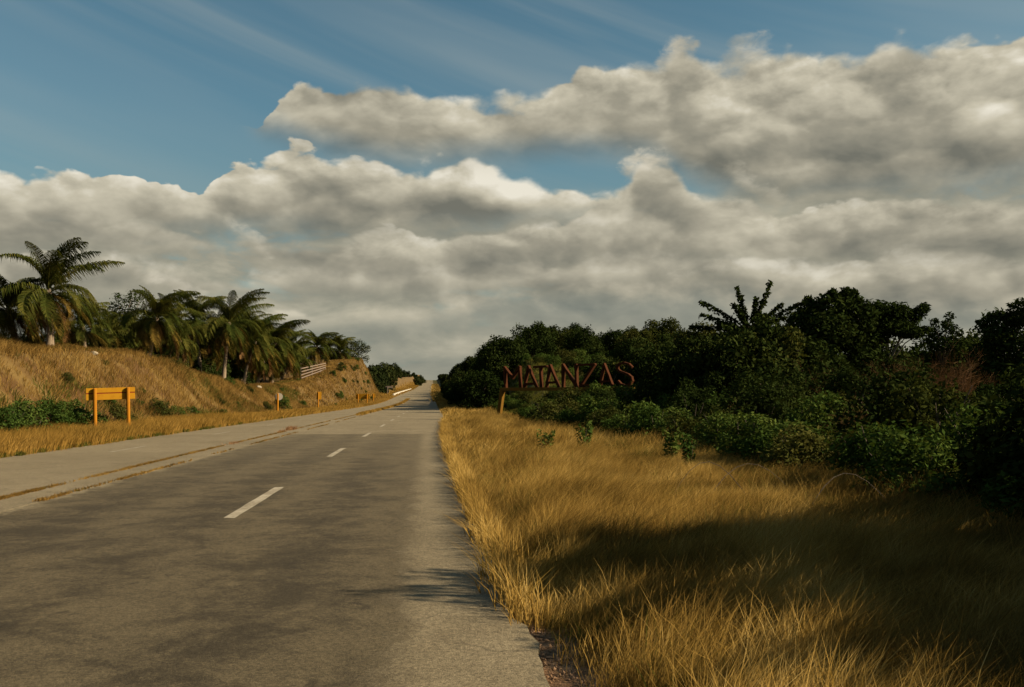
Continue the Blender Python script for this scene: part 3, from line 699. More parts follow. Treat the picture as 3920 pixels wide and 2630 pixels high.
# bushes on the hill behind the letter sign
for k in range(60):
    yy = 80+r.uniform(0, 40); x0 = r.uniform(7, 25)
    s = r.uniform(.55, 1.05)*(1.25 if x0 > 15 else .8)
    plant('slope_shrub', SH, k, (x0, yy, tz(x0, yy)-.05), 'low green shrub on the open sunlit slope behind the red letters', 'shrub', 'shrubs on the open slope', r.uniform(0, 6.28), s)
x, y, hs, (ox, oy) = tussocks((6, 27, 76, 124), 2600, 10, .2, 141)
blades('slope_grass', x, y, .55*hs, .035, .45, M['grass_green'], 142, 2, (.25, 0), .3, 'yellow green grass on the open slope behind the red letters', outward=(ox, oy))
lab3 = 'dense dark bush on the wooded hill behind the letter sign'
for k in range(190):
    yy = 84+ (k/190)**1.3*320+r.uniform(-3, 3)
    x0 = 5.6+r.uniform(0, 1)**1.2*30 if yy > 100 else r.uniform(15, 36)
    x0 += float(centre(yy))
    if yy > 120: x0 = max(x0, 5.0+float(centre(yy)))
    # leave the sunlit grassy gap behind the sign open
    zc = tz(x0, yy)
    if 84 < yy < 119 and 7.0 < x0 < 27.0: continue
    s = r.uniform(0.8, 1.1)*(1.45 if 117 < yy < 165 else 1.25)
    lab3 = 'dense dark bush on the wooded hill behind the letter sign' if yy < 165 else ('dark bush crowding the right roadside below the wooded hill' if x0 < 14+float(centre(yy)) else 'dark bush on the far top of the wooded hill')
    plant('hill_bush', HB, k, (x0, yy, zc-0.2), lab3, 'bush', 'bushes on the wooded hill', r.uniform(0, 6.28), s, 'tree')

# ------------------------------------------------------------------ trees on the right
def px_clumps(lst, Y, base, depth=1.0):
    """(px, py, rx px, rz px) of leaf masses surveyed at distance Y -> clumps relative to the tree's base"""
    out = []; q = random.Random(len(lst))
    for cx, cy, rx, rz in lst:
        p = at_y(cx, cy, Y); k = Y/FPX*1.02
        out.append((p.x-base[0], q.uniform(-.6, .6)*depth, p.z-base[2], rx*k, rx*k*depth, rz*k))
    return out
def limb_trunk(name, base_h, tips, mat, r0=0.14, lean=(0, 0)):
    mb = MB(); f = Vector((lean[0], lean[1], base_h))
    mb.tube([(0, 0, -0.3), (f.x*.4, f.y*.4, base_h*.5), f], [r0*1.25, r0, r0*.8], 8)
    for t in tips:
        t = Vector(t); m_ = f*0.5+t*0.5+Vector((0, 0, 0.10*(t-f).length))
        mb.tube([f-Vector((0, 0, 0.1)), m_, t], [r0*.6, r0*.35, r0*.1], 6)
    return mb.mesh(name, mat, smooth=True)
def custom_tree(name, px, Y, lst, n, size, mat, label, base_h, seed, tmat='bark', depth=1.0, aspect=0.45, r0=0.13, shell=0.5, group=None, sink=0.15):
    b = at_y(px, 1500, Y); z0 = tz(b.x, Y); base = (b.x, Y, z0)
    o = empty(name, (b.x, Y, z0-sink*0), label, 'tree', group)
    cl = px_clumps(lst, Y, base, depth)
    link('trunk', limb_trunk('trunk', base_h, [c[:3] for c in cl], M[tmat], r0), o)
    link('crown', crown_mesh('crown', cl, n, size, mat, seed, aspect, shell), o)
    return o
# tree whose leafy branches radiate like a star above the thicket
Y0 = 41.0; bp = at_y(2880, 1500, Y0); zb = tz(bp.x, Y0)
st = empty('branching_tree', (bp.x, Y0, zb), 'dark tree with leafy branches radiating like a star against the sky', 'tree')
hub = at_y(2875, 1275, Y0)-Vector((bp.x, Y0, zb))
mb = MB(); mb.tube([(0, 0, -.3), (0.05, 0, hub.z*.5), hub], [.14, .11, .09], 8)
qr = np.random.default_rng(77); LP = []; LN = []
arms = [(2695, 1150), (2680, 1205), (2745, 1240), (2828, 1098), (2795, 1165), (2938, 1078), (2885, 1140), (3010, 1158), (3055, 1158), (3000, 1215), (2720, 1290), (2650, 1250), (2790, 1300), (2960, 1290), (3040, 1260), (2850, 1200), (2930, 1200)]
for j, (ax_, ay_) in enumerate(arms):
    tip = at_y(ax_, ay_, Y0)-Vector((bp.x, Y0, zb)); tip.y += qr.uniform(-.7, .7)
    mid = hub.lerp(tip, 0.5)+Vector((0, 0, -0.05 if ay_ < 1170 and 2800 < ax_ < 2960 else 0.16))
    mb.tube([hub, mid, tip], [.05, .03, .010], 5)
    for s in np.linspace(0.30, 1.0, 26):
        p = (hub*(1-s)**2+mid*2*s*(1-s)+tip*s*s)
        w_ = 0.16*(1.15-0.45*s)
        for _ in range(7):
            a = qr.random()*2*PI
            LP.append((p.x+math.cos(a)*w_*qr.uniform(.3, 1.2), p.y+math.sin(a)*w_*qr.uniform(.3, 1.2), p.z-abs(qr.normal(0, .10))+0.03)); LN.append((math.cos(a), math.sin(a), .2))
link('trunk', mb.mesh('trunk', M['bark'], smooth=True), st)
_cl = px_clumps([(2850, 1310, 110, 50), (2940, 1300, 100, 50), (2770, 1320, 80, 45), (3010, 1290, 70, 50), (2890, 1270, 60, 30)], Y0, (bp.x, Y0, zb))
for cx_, cy_, cz_, rx_, ry_, rz_ in _cl:
    dd = qr.normal(0, 1, (900, 3)); dd /= np.linalg.norm(dd, axis=1)[:, None]; pp = np.array((cx_, cy_, cz_))+dd*np.array((rx_, ry_, rz_))*(.5+.55*qr.random((900, 1)))
    LP += [tuple(v_) for v_ in pp]; LN += [tuple(v_) for v_ in dd]
LV, LF = leaf_quads(np.array(LP), np.array(LN), 0.22, qr, 0.45, 0.1)
link('crown', np_mesh('crown', LV, LF, M['bush_dark'], np.repeat(qr.random(len(LP)), 4)), st)

custom_tree('round_tree', 3180, 43.4, [(3190, 1180, 85, 60), (3110, 1205, 62, 55), (3255, 1150, 50, 42), (3275, 1215, 70, 70), (3150, 1265, 105, 70), (3235, 1120, 24, 22), (3175, 1125, 24, 20), (3105, 1150, 22, 22), (3270, 1115, 20, 16), (3060, 1240, 55, 60), (3230, 1290, 90, 60), (3120, 1330, 90, 50)],
            13000, 0.24, M['bush_dark'], 'tall dark rounded tree with knobbly top between the star-shaped and the spreading tree', 2.2, 401, shell=0.45)
custom_tree('spreading_tree', 3392, 44.1, [(3350, 1190, 62, 40), (3420, 1195, 70, 38), (3480, 1225, 62, 42), (3535, 1180, 26, 20), (3515, 1200, 32, 26), (3400, 1250, 85, 42), (3470, 1275, 60, 26), (3330, 1260, 60, 50), (3300, 1300, 70, 45), (3360, 1300, 55, 22), (3520, 1265, 30, 16)],
            13000, 0.22, M['bush_dark'], 'spreading flat-crowned tree with a pale slender trunk at the right', 2.75, 402, 'bark_pale', r0=0.085, aspect=0.32)
custom_tree('airy_tree', 3610, 47.6, [(a_, b_, c_*1.25, d_*2.1) for a_, b_, c_, d_ in [(3600, 1232, 20, 12), (3612, 1215, 18, 9), (3632, 1238, 16, 9), (3622, 1262, 26, 12), (3588, 1258, 16, 8), (3650, 1275, 20, 9), (3602, 1285, 26, 10), (3640, 1300, 34, 12), (3575, 1300, 24, 10), (3668, 1295, 16, 8), (3572, 1232, 8, 5), (3610, 1320, 60, 18), (3590, 1275, 30, 12), (3615, 1245, 24, 12), (3650, 1318, 50, 16)]],
            2300, 0.20, M['bush_dark'], 'small airy tree rising over the brown brush at the right', 3.0, 403, r0=0.06, shell=0.2)
custom_tree('edge_tree', 3830, 37.8, [(3790, 1300, 50, 40), (3850, 1240, 80, 60), (3900, 1200, 70, 60), (3780, 1370, 70, 60), (3880, 1330, 90, 80), (3800, 1450, 90, 80), (3900, 1430, 80, 80), (3760, 1265, 16, 8)],
            9000, 0.22, M['bush_dark'], 'dark tree closing the view at the right edge behind the brown brush', 2.0, 404)
custom_tree('olive_tree', 2690, 43.4, [(2690, 1270, 60, 40), (2640, 1300, 60, 36), (2730, 1300, 70, 50), (2680, 1340, 90, 50), (2615, 1275, 12, 20)],
            4600, 0.16, M['bush_olive'], 'soft olive bushy tree left of the star-shaped tree', 1.8, 405, shell=0.3)
lab4 = 'dark bush filling the thicket below the tall trees'
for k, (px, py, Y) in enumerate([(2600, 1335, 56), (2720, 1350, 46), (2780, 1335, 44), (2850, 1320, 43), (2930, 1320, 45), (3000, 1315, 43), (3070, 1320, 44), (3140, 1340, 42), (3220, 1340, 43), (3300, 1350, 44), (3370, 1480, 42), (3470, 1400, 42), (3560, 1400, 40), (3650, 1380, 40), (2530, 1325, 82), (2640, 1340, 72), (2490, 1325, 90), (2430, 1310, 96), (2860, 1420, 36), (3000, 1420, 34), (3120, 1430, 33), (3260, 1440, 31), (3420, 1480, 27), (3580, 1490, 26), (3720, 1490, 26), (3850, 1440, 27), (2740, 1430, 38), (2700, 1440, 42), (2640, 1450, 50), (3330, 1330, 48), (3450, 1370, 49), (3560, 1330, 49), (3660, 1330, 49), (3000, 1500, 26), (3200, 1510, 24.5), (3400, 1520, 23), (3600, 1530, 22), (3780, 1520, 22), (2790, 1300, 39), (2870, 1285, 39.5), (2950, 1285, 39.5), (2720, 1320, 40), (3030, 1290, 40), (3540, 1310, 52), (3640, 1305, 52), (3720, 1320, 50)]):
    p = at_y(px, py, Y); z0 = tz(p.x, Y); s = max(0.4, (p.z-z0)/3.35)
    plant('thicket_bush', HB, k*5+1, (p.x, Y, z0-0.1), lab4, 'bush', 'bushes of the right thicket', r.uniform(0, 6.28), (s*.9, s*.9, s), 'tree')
# dry leafless brush
def brush_mesh(name, h, w, seed, n=26):
    q = random.Random(seed); V = []; F = []; rn = []
    def twig(p, d, L, rad, lev):
        e = p+d*L; side = d.cross(Vector((q.uniform(-1, 1), q.uniform(-1, 1), q.uniform(-.3, .3)))).normalized()
        for sd in (side, d.cross(side).normalized()):
            i = len(V); V.extend([tuple(p-sd*rad), tuple(p+sd*rad), tuple(e+sd*rad*.55), tuple(e-sd*rad*.55)]); F.append((i, i+1, i+2, i+3))
            v = q.random(); rn.extend([v]*4)
        if lev > 0:
            for _ in range(q.choice((2, 3, 3))):
                nd = (d+Vector((q.gauss(0, .55), q.gauss(0, .55), q.gauss(0.05, .4)))).normalized()
                twig(e, nd, L*q.uniform(.5, .85), rad*.62, lev-1)
    for _ in range(n):
        a = q.uniform(0, 6.28); d = Vector((math.cos(a)*q.uniform(.1, .7), math.sin(a)*q.uniform(.1, .7), 1)).normalized()
        twig(Vector((q.uniform(-.3, .3)*w, q.uniform(-.3, .3)*w, -0.1)), d, h*q.uniform(.3, .45), 0.016, 4)
    return np_mesh(name, np.array(V), np.array(F), M['dry_twig'], np.array(rn))
BR = [brush_mesh('twigs', 2.6, 1.5, 500+k) for k in range(2)]
for k, (px, py, Y, lb) in enumerate([(3470, 1320, 29, 'leafless brown brush beside the pale slender trunk'), (3570, 1305, 30, 'tallest leafless brown brush under the small airy tree'), (3670, 1310, 29, 'leafless brown brush next to the right edge tree'),
                                     (3200, 1360, 33, 'brown twiggy patch below the rounded dark tree'), (3290, 1520, 22, 'thin brown twigs among the dark green shrubs'), (3050, 1470, 27, 'brown twigs sticking out of the thicket below the star-shaped tree'), (3380, 1500, 25, 'brown twigs before the foot of the pale slender trunk'), (3540, 1450, 26, 'brown twigs low under the small airy tree'), (2890, 1500, 26, 'faint brown twigs in the shrubs left of the thicket middle')]):
    p = at_y(px, py, Y); z0 = tz(p.x, Y); s = max(.5, (p.z-z0)/3.3)
    o = empty('dry_brush', (p.x, Y, z0-.05), lb, 'brush', 'leafless brown brush', r.uniform(0, 6.28), s)
    link('twigs', BR[k % 2], o); link('root_stock', stem_mesh('root_stock', 0.9, 520+k, M['bark'], 4, .03), o)
# bushes just outside the right of the view, whose shade lies over the foreground grass
for k, (x0, y0, sx, sz, lb) in enumerate([(8.6, 4.2, .85, 1.10, 'dark bush nearest the camera, just right of the foreground grass'), (8.6, 6.4, .55, 1.34, 'slim tall dark bush just right of the view, its shadow crossing the road'), (9.3, 7.4, .95, 1.20, 'dark bush just right of the view shading the foreground grass'), (8.0, 5.6, .85, 1.03, 'broad dark bush among those right of the foreground grass'), (9.6, 2.6, .62, 1.0, 'low dark bush right of the camera beside the grass'), (7.6, 3.5, .55, .80, 'small dark bush shading the nearest corner of the grass'), (8.0, 7.9, .75, 1.0, 'dark bush at the right edge where the shadow begins'),
                                          (8.3, 10.8, .66, .66, 'dense dark bush at the right edge of the golden grass')]):
    plant('edge_bush', HB, [1, 2, 4, 5, 0, 1, 2, 1][k], (x0, y0, tz(x0, y0)-.1), lb, 'bush', None, 1.3*k, (sx, sx, sz), 'tree')

# leafy weeds standing in the grass
def weed_mesh(name, seed, h=1.0):
    q = np.random.default_rng(seed); P = []; N_ = []
    for s in range(5):
        a = q.random()*6.28; lx, ly = math.cos(a)*.22, math.sin(a)*.22
        for t in np.linspace(.35, 1, 16):
            for _ in range(3):
                b = q.random()*6.28; w_ = .11*(1.25-t*.7); P.append((lx*t+math.cos(b)*w_, ly*t+math.sin(b)*w_, h*t*(.75+.25*((s*37) % 5)/5))); N_.append((math.cos(b), math.sin(b), .5))
    V, F = leaf_quads(np.array(P), np.array(N_), .13, q, .4, .2)
    return np_mesh(name, V, F, M['shrub'], np.repeat(q.random(len(P)), 4))
WD = [(weed_mesh('foliage', 600+k), stem_mesh('stem', .85, 610+k, M['bark'], 4, .010, .25)) for k in range(2)]
for k, (px, py, Y, hh, lb) in enumerate([(2090, 1645, 24, 1.0, 'green leafy weed in the golden grass nearest the road'), (2232, 1615, 26, 1.05, 'taller green weed in the golden grass right of the first'), (2570, 1640, 22, 1.0, 'green weed where the grass meets the shrub belt'), (2640, 1660, 20, 1.15, 'broad green weed at the grass edge below the star-shaped tree')]):
    p = at_y(px, py, Y); z0 = tz(p.x, Y); s = max(.6, (p.z-z0)/.95)
    plant('leafy_weed', WD, k, (p.x, Y, z0), lb, 'plant', 'green weeds in the golden grass', k*1.7, (s, s, s))
# arching dry stems at the back of the field
for k, (px, py, Y, dx_, hh) in enumerate([(2700, 1790, 14.5, 1.5, .72), (2880, 1760, 14.0, -1.3, .80), (3080, 1790, 12.5, 1.3, .70)]):
    p = at_y(px, py, Y); z0 = tz(p.x, Y); mb = MB(); pth = [Vector((dx_*t, .15*math.sin(3*t), (hh*1.6*math.sin(PI*min(t*.85+.05, 1)))*.62-.05)) for t in np.linspace(0, 1, 9)]
    mb.tube(pth, [.007-.004*t for t in np.linspace(0, 1, 9)], 5)
    tag(link('arching_stem', mb.mesh('arching_stem', M['bark']), None), ['leftmost arching dry stem at the back of the golden grass', 'middle arching dry stem bowed before the shrub belt', 'rightmost low dry stem curving over the back of the grass'][k], 'stem', 'arching dry stems').location = (p.x, Y, z0)

# far woods on the right of the road and across the valley
lab5 = 'distant dark tree lining the right side of the far road'
for k in range(46):
    yy = 300+k*24+r.uniform(-6, 6); x0 = float(centre(yy))+r.uniform(10, 18)
    plant('far_tree', FB, k, (x0, yy, tz(x0, yy)-.3), lab5, 'tree', 'distant trees right of the road', r.uniform(0, 6.28), r.uniform(.75, 1.1)*(1.0 if yy < 700 else .8), 'tree')
lab6 = 'dark tree in the hollow beyond the far cut bank'
for k, (px, py, Y) in enumerate([(1425, 1400, 320), (1445, 1398, 340), (1465, 1388, 390), (1485, 1392, 430), (1505, 1390, 480), (1525, 1402, 560), (1545, 1420, 680), (1440, 1440, 300), (1465, 1440, 360), (1490, 1440, 430), (1515, 1445, 520), (1415, 1420, 310), (1535, 1450, 600), (1475, 1470, 390), (1505, 1475, 480)]):
    p = at_y(px, py, Y); z0 = tz(p.x, Y); s = (p.z-z0)/7.0
    plant('hollow_tree', FB, k, (p.x, Y, z0-.3), lab6, 'tree', 'trees in the hollow', r.uniform(0, 6.28), (max(s*.75, .5), max(s*.75, .5), s), 'tree')
lab7 = 'tiny distant tree where the road meets the skyline'
for k, (px, py, Y) in enumerate([(1560, 1430, 800), (1585, 1425, 900), (1610, 1435, 1000), (1540, 1440, 700), (1600, 1440, 820), (1520, 1450, 640), (1480, 1440, 700), (1430, 1440, 700)]):
    p = at_y(px, py, Y); z0 = tz(p.x, Y); s = max(.8, (p.z-z0)/7.0)
    plant('far_tree', FB, k, (p.x, Y, z0-.3), lab7, 'tree', 'trees on the skyline', r.uniform(0, 6.28), (s, s, s), 'tree')

# ------------------------------------------------------------------ palms on the left bank
def frond_mesh(name, seed, azm, e0, L, droop, mat, wind=0.30, nl=66):
    """one coconut frond, rooted at the origin: curved rachis with two rows of hanging leaflets"""
    q = np.random.default_rng(seed); V = []; F = []; rn = []
    n = 15; pts_ = [Vector((0, 0, 0))]; ang = e0; hd = Vector((math.cos(azm), math.sin(azm), 0)); dirs = []
    for i in range(n):
        s = i/(n-1); a = e0-droop*s**1.15
        d = hd*math.cos(a)+Vector((0, 0, math.sin(a))); d = (d+Vector((wind*s, wind*.2*s, 0))).normalized()
        dirs.append(d); pts_.append(pts_[-1]+d*(L/n))
    def at(s):
        f = s*(len(pts_)-1.001); i = int(f); return pts_[i].lerp(pts_[i+1], f-i), dirs[min(i, n-1)]
    # rachis: three-sided tapering
    rr = [.035*(1-.85*i/(len(pts_)-1)) for i in range(len(pts_))]
    for i, p in enumerate(pts_):
        d = dirs[min(i, n-1)]; sd = d.cross(Vector((0, 0, 1)))
        sd = sd.normalized() if sd.length > .05 else Vector((-hd.y, hd.x, 0)); up = sd.cross(d)
        V += [tuple(p-sd*rr[i]), tuple(p+sd*rr[i]), tuple(p-up*rr[i]*1.3)]; rn += [.9]*3
        if i:
            b = 3*i
            for a_, c_ in ((0, 1), (1, 2), (2, 0)): F += [(b-3+a_, b-3+c_, b+c_), (b-3+a_, b+c_, b+a_)]
    for j in range(nl):
        s = .12+.88*j/(nl-1); p, d = at(s)
        sd = d.cross(Vector((0, 0, 1))); sd = sd.normalized() if sd.length > .05 else Vector((-hd.y, hd.x, 0)); up = sd.cross(d).normalized()
        LL = L*.235*(math.sin(PI*(.18+.80*s))**.7)*q.uniform(.82, 1.12)
        for sg in (-1, 1):
            dd = (sd*sg*.85+d*.62+up*.22+Vector((wind*.8, 0, 0))+Vector(q.normal(0, .07, 3))).normalized()
            m_ = p+dd*LL*.5; t_ = p+dd*LL*.82+Vector((wind*LL*.5, 0, -LL*q.uniform(.40, .85)))
            wv = d*.019*L/3.6
            i = len(V); V += [tuple(p-wv), tuple(p+wv), tuple(m_+wv*1.3), tuple(m_-wv*1.3), tuple(t_)]
            F += [(i, i+1, i+2), (i, i+2, i+3), (i+3, i+2, i+4)]; rn += [q.random()]*5
    return np_mesh(name, np.array(V), np.array(F), mat, np.array(rn))
PAL = []
for v in range(3):
    fr = []; q = random.Random(700+v); nf = (36, 42, 38)[v]
    for i in range(nf):
        lev = i/(nf-1); azm = i*2.39996+v*.7+q.uniform(-.3, .3)
        e0 = R(82-lev*124+q.uniform(-12, 12)); L = 3.5*(0.80+.25*math.sin(PI*min(1, lev+.2)))*q.uniform(.80, 1.12); dr = R(q.uniform(78, 115)+lev*34)
        if lev < .30: e0 = R(q.uniform(55, 88)); dr = R(q.uniform(55, 105)); L *= 1.08
        if lev > .75: dr = R(62+q.uniform(-10, 15))
        mt = M['palm_green'] if lev < .72 else (M['palm_old'] if lev < .94 else M['palm_dead'])
        fr.append((frond_mesh('frond', 710+v*40+i, azm, e0, L, dr, mt), lev))
    PAL.append(fr)
nut = MB()
for k in range(7):
    a = k*.9; nut.tube([(math.cos(a)*.16, math.sin(a)*.16, -.12), (math.cos(a)*.20, math.sin(a)*.20, -.20), (math.cos(a)*.20, math.sin(a)*.20, -.30), (math.cos(a)*.18, math.sin(a)*.18, -.38)], [.03, .10, .10, .03], 6)
NUT = nut.mesh('coconuts', M['palm_old'], smooth=True)
def palm(cx, cy, bx, by, Rpx, X, v, label, rz=0.0, nuts=True):
    b = at_x(bx, by, X); Y = b.y; z0 = tz(X, Y); c = at_y(cx, cy, Y); top = Vector((c.x-X, 0, c.z-z0))
    s = Rpx*Y/FPX/3.4
    o = empty('coconut_palm', (X, Y, z0-.05), label, 'palm tree', 'coconut palms on the left bank')
    mb = MB(); P_ = []; RR = []; n = 12
    for i in range(n+1):
        t = i/n; P_.append(Vector((top.x*(t**1.6), .12*math.sin(t*3), top.z*t-(.15 if i == 0 else 0)))); RR.append((.20-.09*t+(.10*(1-t)**6))*(.8+.25*s)+(.012 if i % 2 else 0))
    mb.tube(P_, RR, 9)
    mb.tube([P_[-1]-Vector((0, 0, .25)), P_[-1]+Vector((0, 0, .12)), P_[-1]+Vector((0, 0, .5))], [.13*s, .17*s, .05*s], 8)
    link('trunk', mb.mesh('trunk', M['palm_trunk'], smooth=True), o)
    for k, (me, lev) in enumerate(PAL[v % 3]):
        f = link('frond', me, o); f.location = P_[-1]+Vector((0, 0, .15-.25*lev)); f.rotation_euler = (0, 0, rz); f.scale = (s, s, s)
    if nuts: nu = link('coconuts', NUT, o); nu.location = P_[-1]; nu.scale = (s, s, s)
    return o
palm(185, 1125, 190, 1365, 240, -24.0, 0, 'largest coconut palm at the left edge, standing on the earth bank', .0)
palm(30, 1190, 60, 1360, 200, -26.5, 1, 'coconut palm behind and left of the largest palm', .6)
palm(318, 1262, 322, 1350, 150, -26.0, 2, 'short coconut palm with rusty hanging fronds right of the largest palm', .9)
palm(600, 1225, 566, 1385, 165, -23.5, 1, 'windswept coconut palm with a short pale trunk above the bank', .2)
palm(748, 1235, 768, 1412, 140, -26.0, 2, 'coconut palm with upright tuft between the two pale-trunked palms', .1)
palm(690, 1310, 668, 1402, 110, -25.5, 0, 'low golden coconut palm beneath the windswept palm', 1.4)
palm(877, 1245, 855, 1462, 170, -23.0, 0, 'tall coconut palm with a long slim pale trunk leaning right', .5)
palm(815, 1335, 795, 1445, 105, -26.5, 1, 'low golden coconut palm left of the tall slim palm', 2.0)
palm(975, 1312, 930, 1490, 155, -24.5, 2, 'drooping coconut palm right of the tall slim palm', .3)
palm(1055, 1318, 1040, 1493, 140, -24.5, 1, 'bushy coconut palm at the top of the falling palm row', .0)
palm(1105, 1372, 1078, 1478, 110, -23.5, 0, 'small coconut palm ending the row left of the wooden fence', .7)
palm(1010, 1390, 985, 1488, 95, -24.0, 2, 'squat coconut palm with brown skirt of fronds in the row', 1.1)
palm(1212, 1330, 1200, 1432, 88, -24.0, 1, 'coconut palm standing directly above the wooden fence', .2)
palm(1300, 1350, 1290, 1425, 84, -22.5, 2, 'coconut palm on the far bank beside the dark broad tree', .4)
palm(520, 1290, 500, 1370, 125, -27.0, 0, 'short coconut palm half hidden left of the windswept palm', 1.2)
palm(420, 1275, 425, 1355, 120, -28.0, 1, 'short dark coconut palm below the loose broad-leaved tree', 2.2)
palm(935, 1330, 900, 1480, 120, -26.5, 1, 'low coconut palm tucked right beside the tall slim trunk', .9)
palm(1020, 1345, 1010, 1490, 130, -26.5, 0, 'coconut palm inside the dense part of the row', 1.6)
palm(1150, 1392, 1130, 1462, 85, -26.0, 2, 'small coconut palm just left of the wooden fence', .5)
palm(1250, 1345, 1245, 1428, 80, -25.5, 0, 'coconut palm between the fence palm and the far bank palm', .8)
palm(230, 1290, 250, 1350, 150, -27.5, 1, 'dark coconut palm crowding behind the largest palm', 2.6)
palm(660, 1255, 640, 1395, 130, -27.5, 2, 'dark coconut palm just right of the windswept palm', 1.9)
palm(820, 1270, 815, 1440, 125, -28.5, 0, 'coconut palm in the gap before the tall slim palm', 1.1)
palm(930, 1275, 925, 1470, 130, -28.0, 1, 'coconut palm rising behind the drooping one', 2.4)
palm(1095, 1345, 1090, 1475, 110, -27.0, 2, 'coconut palm closing the gap above the small end palm', 2.9)
palm(775, 1300, 735, 1420, 115, -28.0, 1, 'dark coconut palm behind the upright tufted palm', .3)
# dark trees and bushes behind the palms
lab8 = 'dark bush packed behind the row of palms'
for k, (px, py, X) in enumerate([(250, 1270, -30), (420, 1240, -29), (500, 1255, -31), (560, 1250, -29), (640, 1270, -29), (700, 1270, -31), (790, 1290, -29), (850, 1330, -28), (930, 1330, -28), (980, 1350, -30), (1020, 1370, -29), (1080, 1360, -28), (1120, 1400, -27), (1150, 1360, -29), (120, 1270, -31), (20, 1260, -31), (600, 1330, -27), (740, 1350, -27.5), (900, 1400, -26), (470, 1320, -27), (380, 1310, -28), (1140, 1380, -31), (1060, 1420, -26.5), (820, 1390, -27), (980, 1420, -27), (680, 1350, -27)]):
    p = at_x(px, py, X); z0 = tz(X, p.y); s = max(.5, (p.z-z0)/3.7)
    plant('palm_grove_bush', HB, k+2, (X, p.y, z0-.15), lab8, 'bush', 'bushes behind the palms', r.uniform(0, 6.28), (s*.95, s*.95, s), 'tree')
def left_tree(name, px, X, lst, n, size, mat, label, base_h, seed, shell=.4, depth=1.0, r0=.15):
    b = at_x(px, 1400, X); Y = b.y; z0 = tz(X, Y); o = empty(name, (X, Y, z0-.05), label, 'tree')
    cl = px_clumps(lst, Y, (X, Y, z0), depth)
    link('trunk', limb_trunk('trunk', base_h, [c[:3] for c in cl], M['bark'], r0), o); link('crown', crown_mesh('crown', cl, n, size, mat, seed, .45, shell), o)
left_tree('broad_tree', 470, -29, [(470, 1165, 50, 34), (430, 1180, 36, 30), (515, 1140, 34, 22), (500, 1115, 22, 12), (545, 1150, 26, 16), (450, 1130, 22, 14), (470, 1220, 70, 40), (420, 1230, 50, 40), (530, 1200, 50, 40)], 2600, .24, M['bush_dark'], 'broad-leaved tree with loose dark crown rising behind the palms', 3.0, 420, .25)
left_tree('broad_tree', 1350, -21, [(1345, 1325, 36, 22), (1372, 1318, 26, 20), (1395, 1335, 24, 18), (1350, 1355, 44, 22), (1398, 1372, 18, 16), (1320, 1345, 30, 24), (1310, 1312, 14, 12), (1408, 1328, 10, 6)], 3600, .42, M['bush_far'], 'dark broad tree on the crest of the far cut bank', 3.2, 421, .4, r0=.2)
# low green bushes on the bank and verge
for k, (px, py, X, lb) in enumerate([(205, 1525, -17.2, 'big green bush at the left edge behind the yellow sign'), (300, 1515, -16.8, 'dark green bush directly left of the yellow sign'), (130, 1520, -16.6, 'green bush at the far left foot of the bank'), (30, 1530, -16.6, 'leftmost green bush at the foot of the bank'), (450, 1545, -16.9, 'small green bush seen between the yellow sign posts'),
                                     (610, 1520, -17.4, 'dark round bush right of the yellow sign'), (675, 1550, -17.2, 'low green bush next to the dark round bush'), (745, 1548, -17.0, 'small green bush on the verge below the palms'), (1085, 1512, -17.0, 'bright green bush beside the round white sign'), (1160, 1528, -17.0, 'low bush between the round sign and narrow yellow post sign'), (1020, 1535, -17.2, 'low bush left of the round white sign'), (840, 1525, -18.5, 'small bush halfway up the falling bank'), (1300, 1520, -15.5, 'low bush left of the wide far yellow sign'), (545, 1500, -19.0, 'small olive bush on the bank face above the yellow sign'), (1240, 1472, -19.0, 'small dark bush on the slope below the wooden fence'), (905, 1530, -18.0, 'olive bush at the foot of the falling bank')]):
    p = at_x(px, py, X); z0 = tz(X, p.y); s = max(.28, (p.z-z0)/1.55)
    s = min(s, 1.5)
    plant('bank_bush', SH, k, (X, p.y, z0-.06), lb, 'bush', 'green bushes along the bank', k*1.1, (s, s, s*.95))

for k in range(44):
    yy = r.uniform(40, 240); x0 = r.uniform(-21.5, -17.0)+float(centre(yy))+(2.2 if yy > 150 else 0); s = r.uniform(.22, .55)*(1+yy/300)
    plant('bank_shrub', SH, k, (x0, yy, tz(x0, yy)-.05), 'small scattered shrub growing in the dry grass of the left bank', 'shrub', 'small shrubs scattered over the bank', r.uniform(0, 6.28), (s, s, s*.8))

# ------------------------------------------------------------------ signs
def ring_post(mb, p0, h, rad): mb.tube([(p0[0], p0[1], p0[2]-.3), (p0[0], p0[1], p0[2]+h-.03), (p0[0], p0[1], p0[2]+h)], [rad, rad, rad*.75], 12)
# near yellow board sign: two planks on two round posts, seen from the road
c = at_x(430, 1530, -15.0); z0 = tz(-15.0, c.y)
ys = empty('board_sign', (-15.0, c.y, z0), 'yellow two-plank board sign on two posts before the left bank', 'sign', None, R(-16))
W2 = 1.08; up_ = at_x(447, 1484, -15.0).z-z0
for zc, hh in ((up_-.122, .23), (up_-.430, .30)):
    link('plank', MB().box((0, .11, zc), (2*W2, .05, hh)).mesh('plank', M['yellow_paint'], .008), ys)
link('red_stripe', MB().box((0, .105, up_-.259), (2*W2-.01, .034, .05)).mesh('red_stripe', M['red_line']), ys)
for sx in (-.70, .76):
    mb = MB(); ring_post(mb, (sx, 0, 0), up_-.01, .085); link('post', mb.mesh('post', M['orange_paint'], smooth=False), ys)
ys.rotation_euler = (0, R(-2.2), R(22))
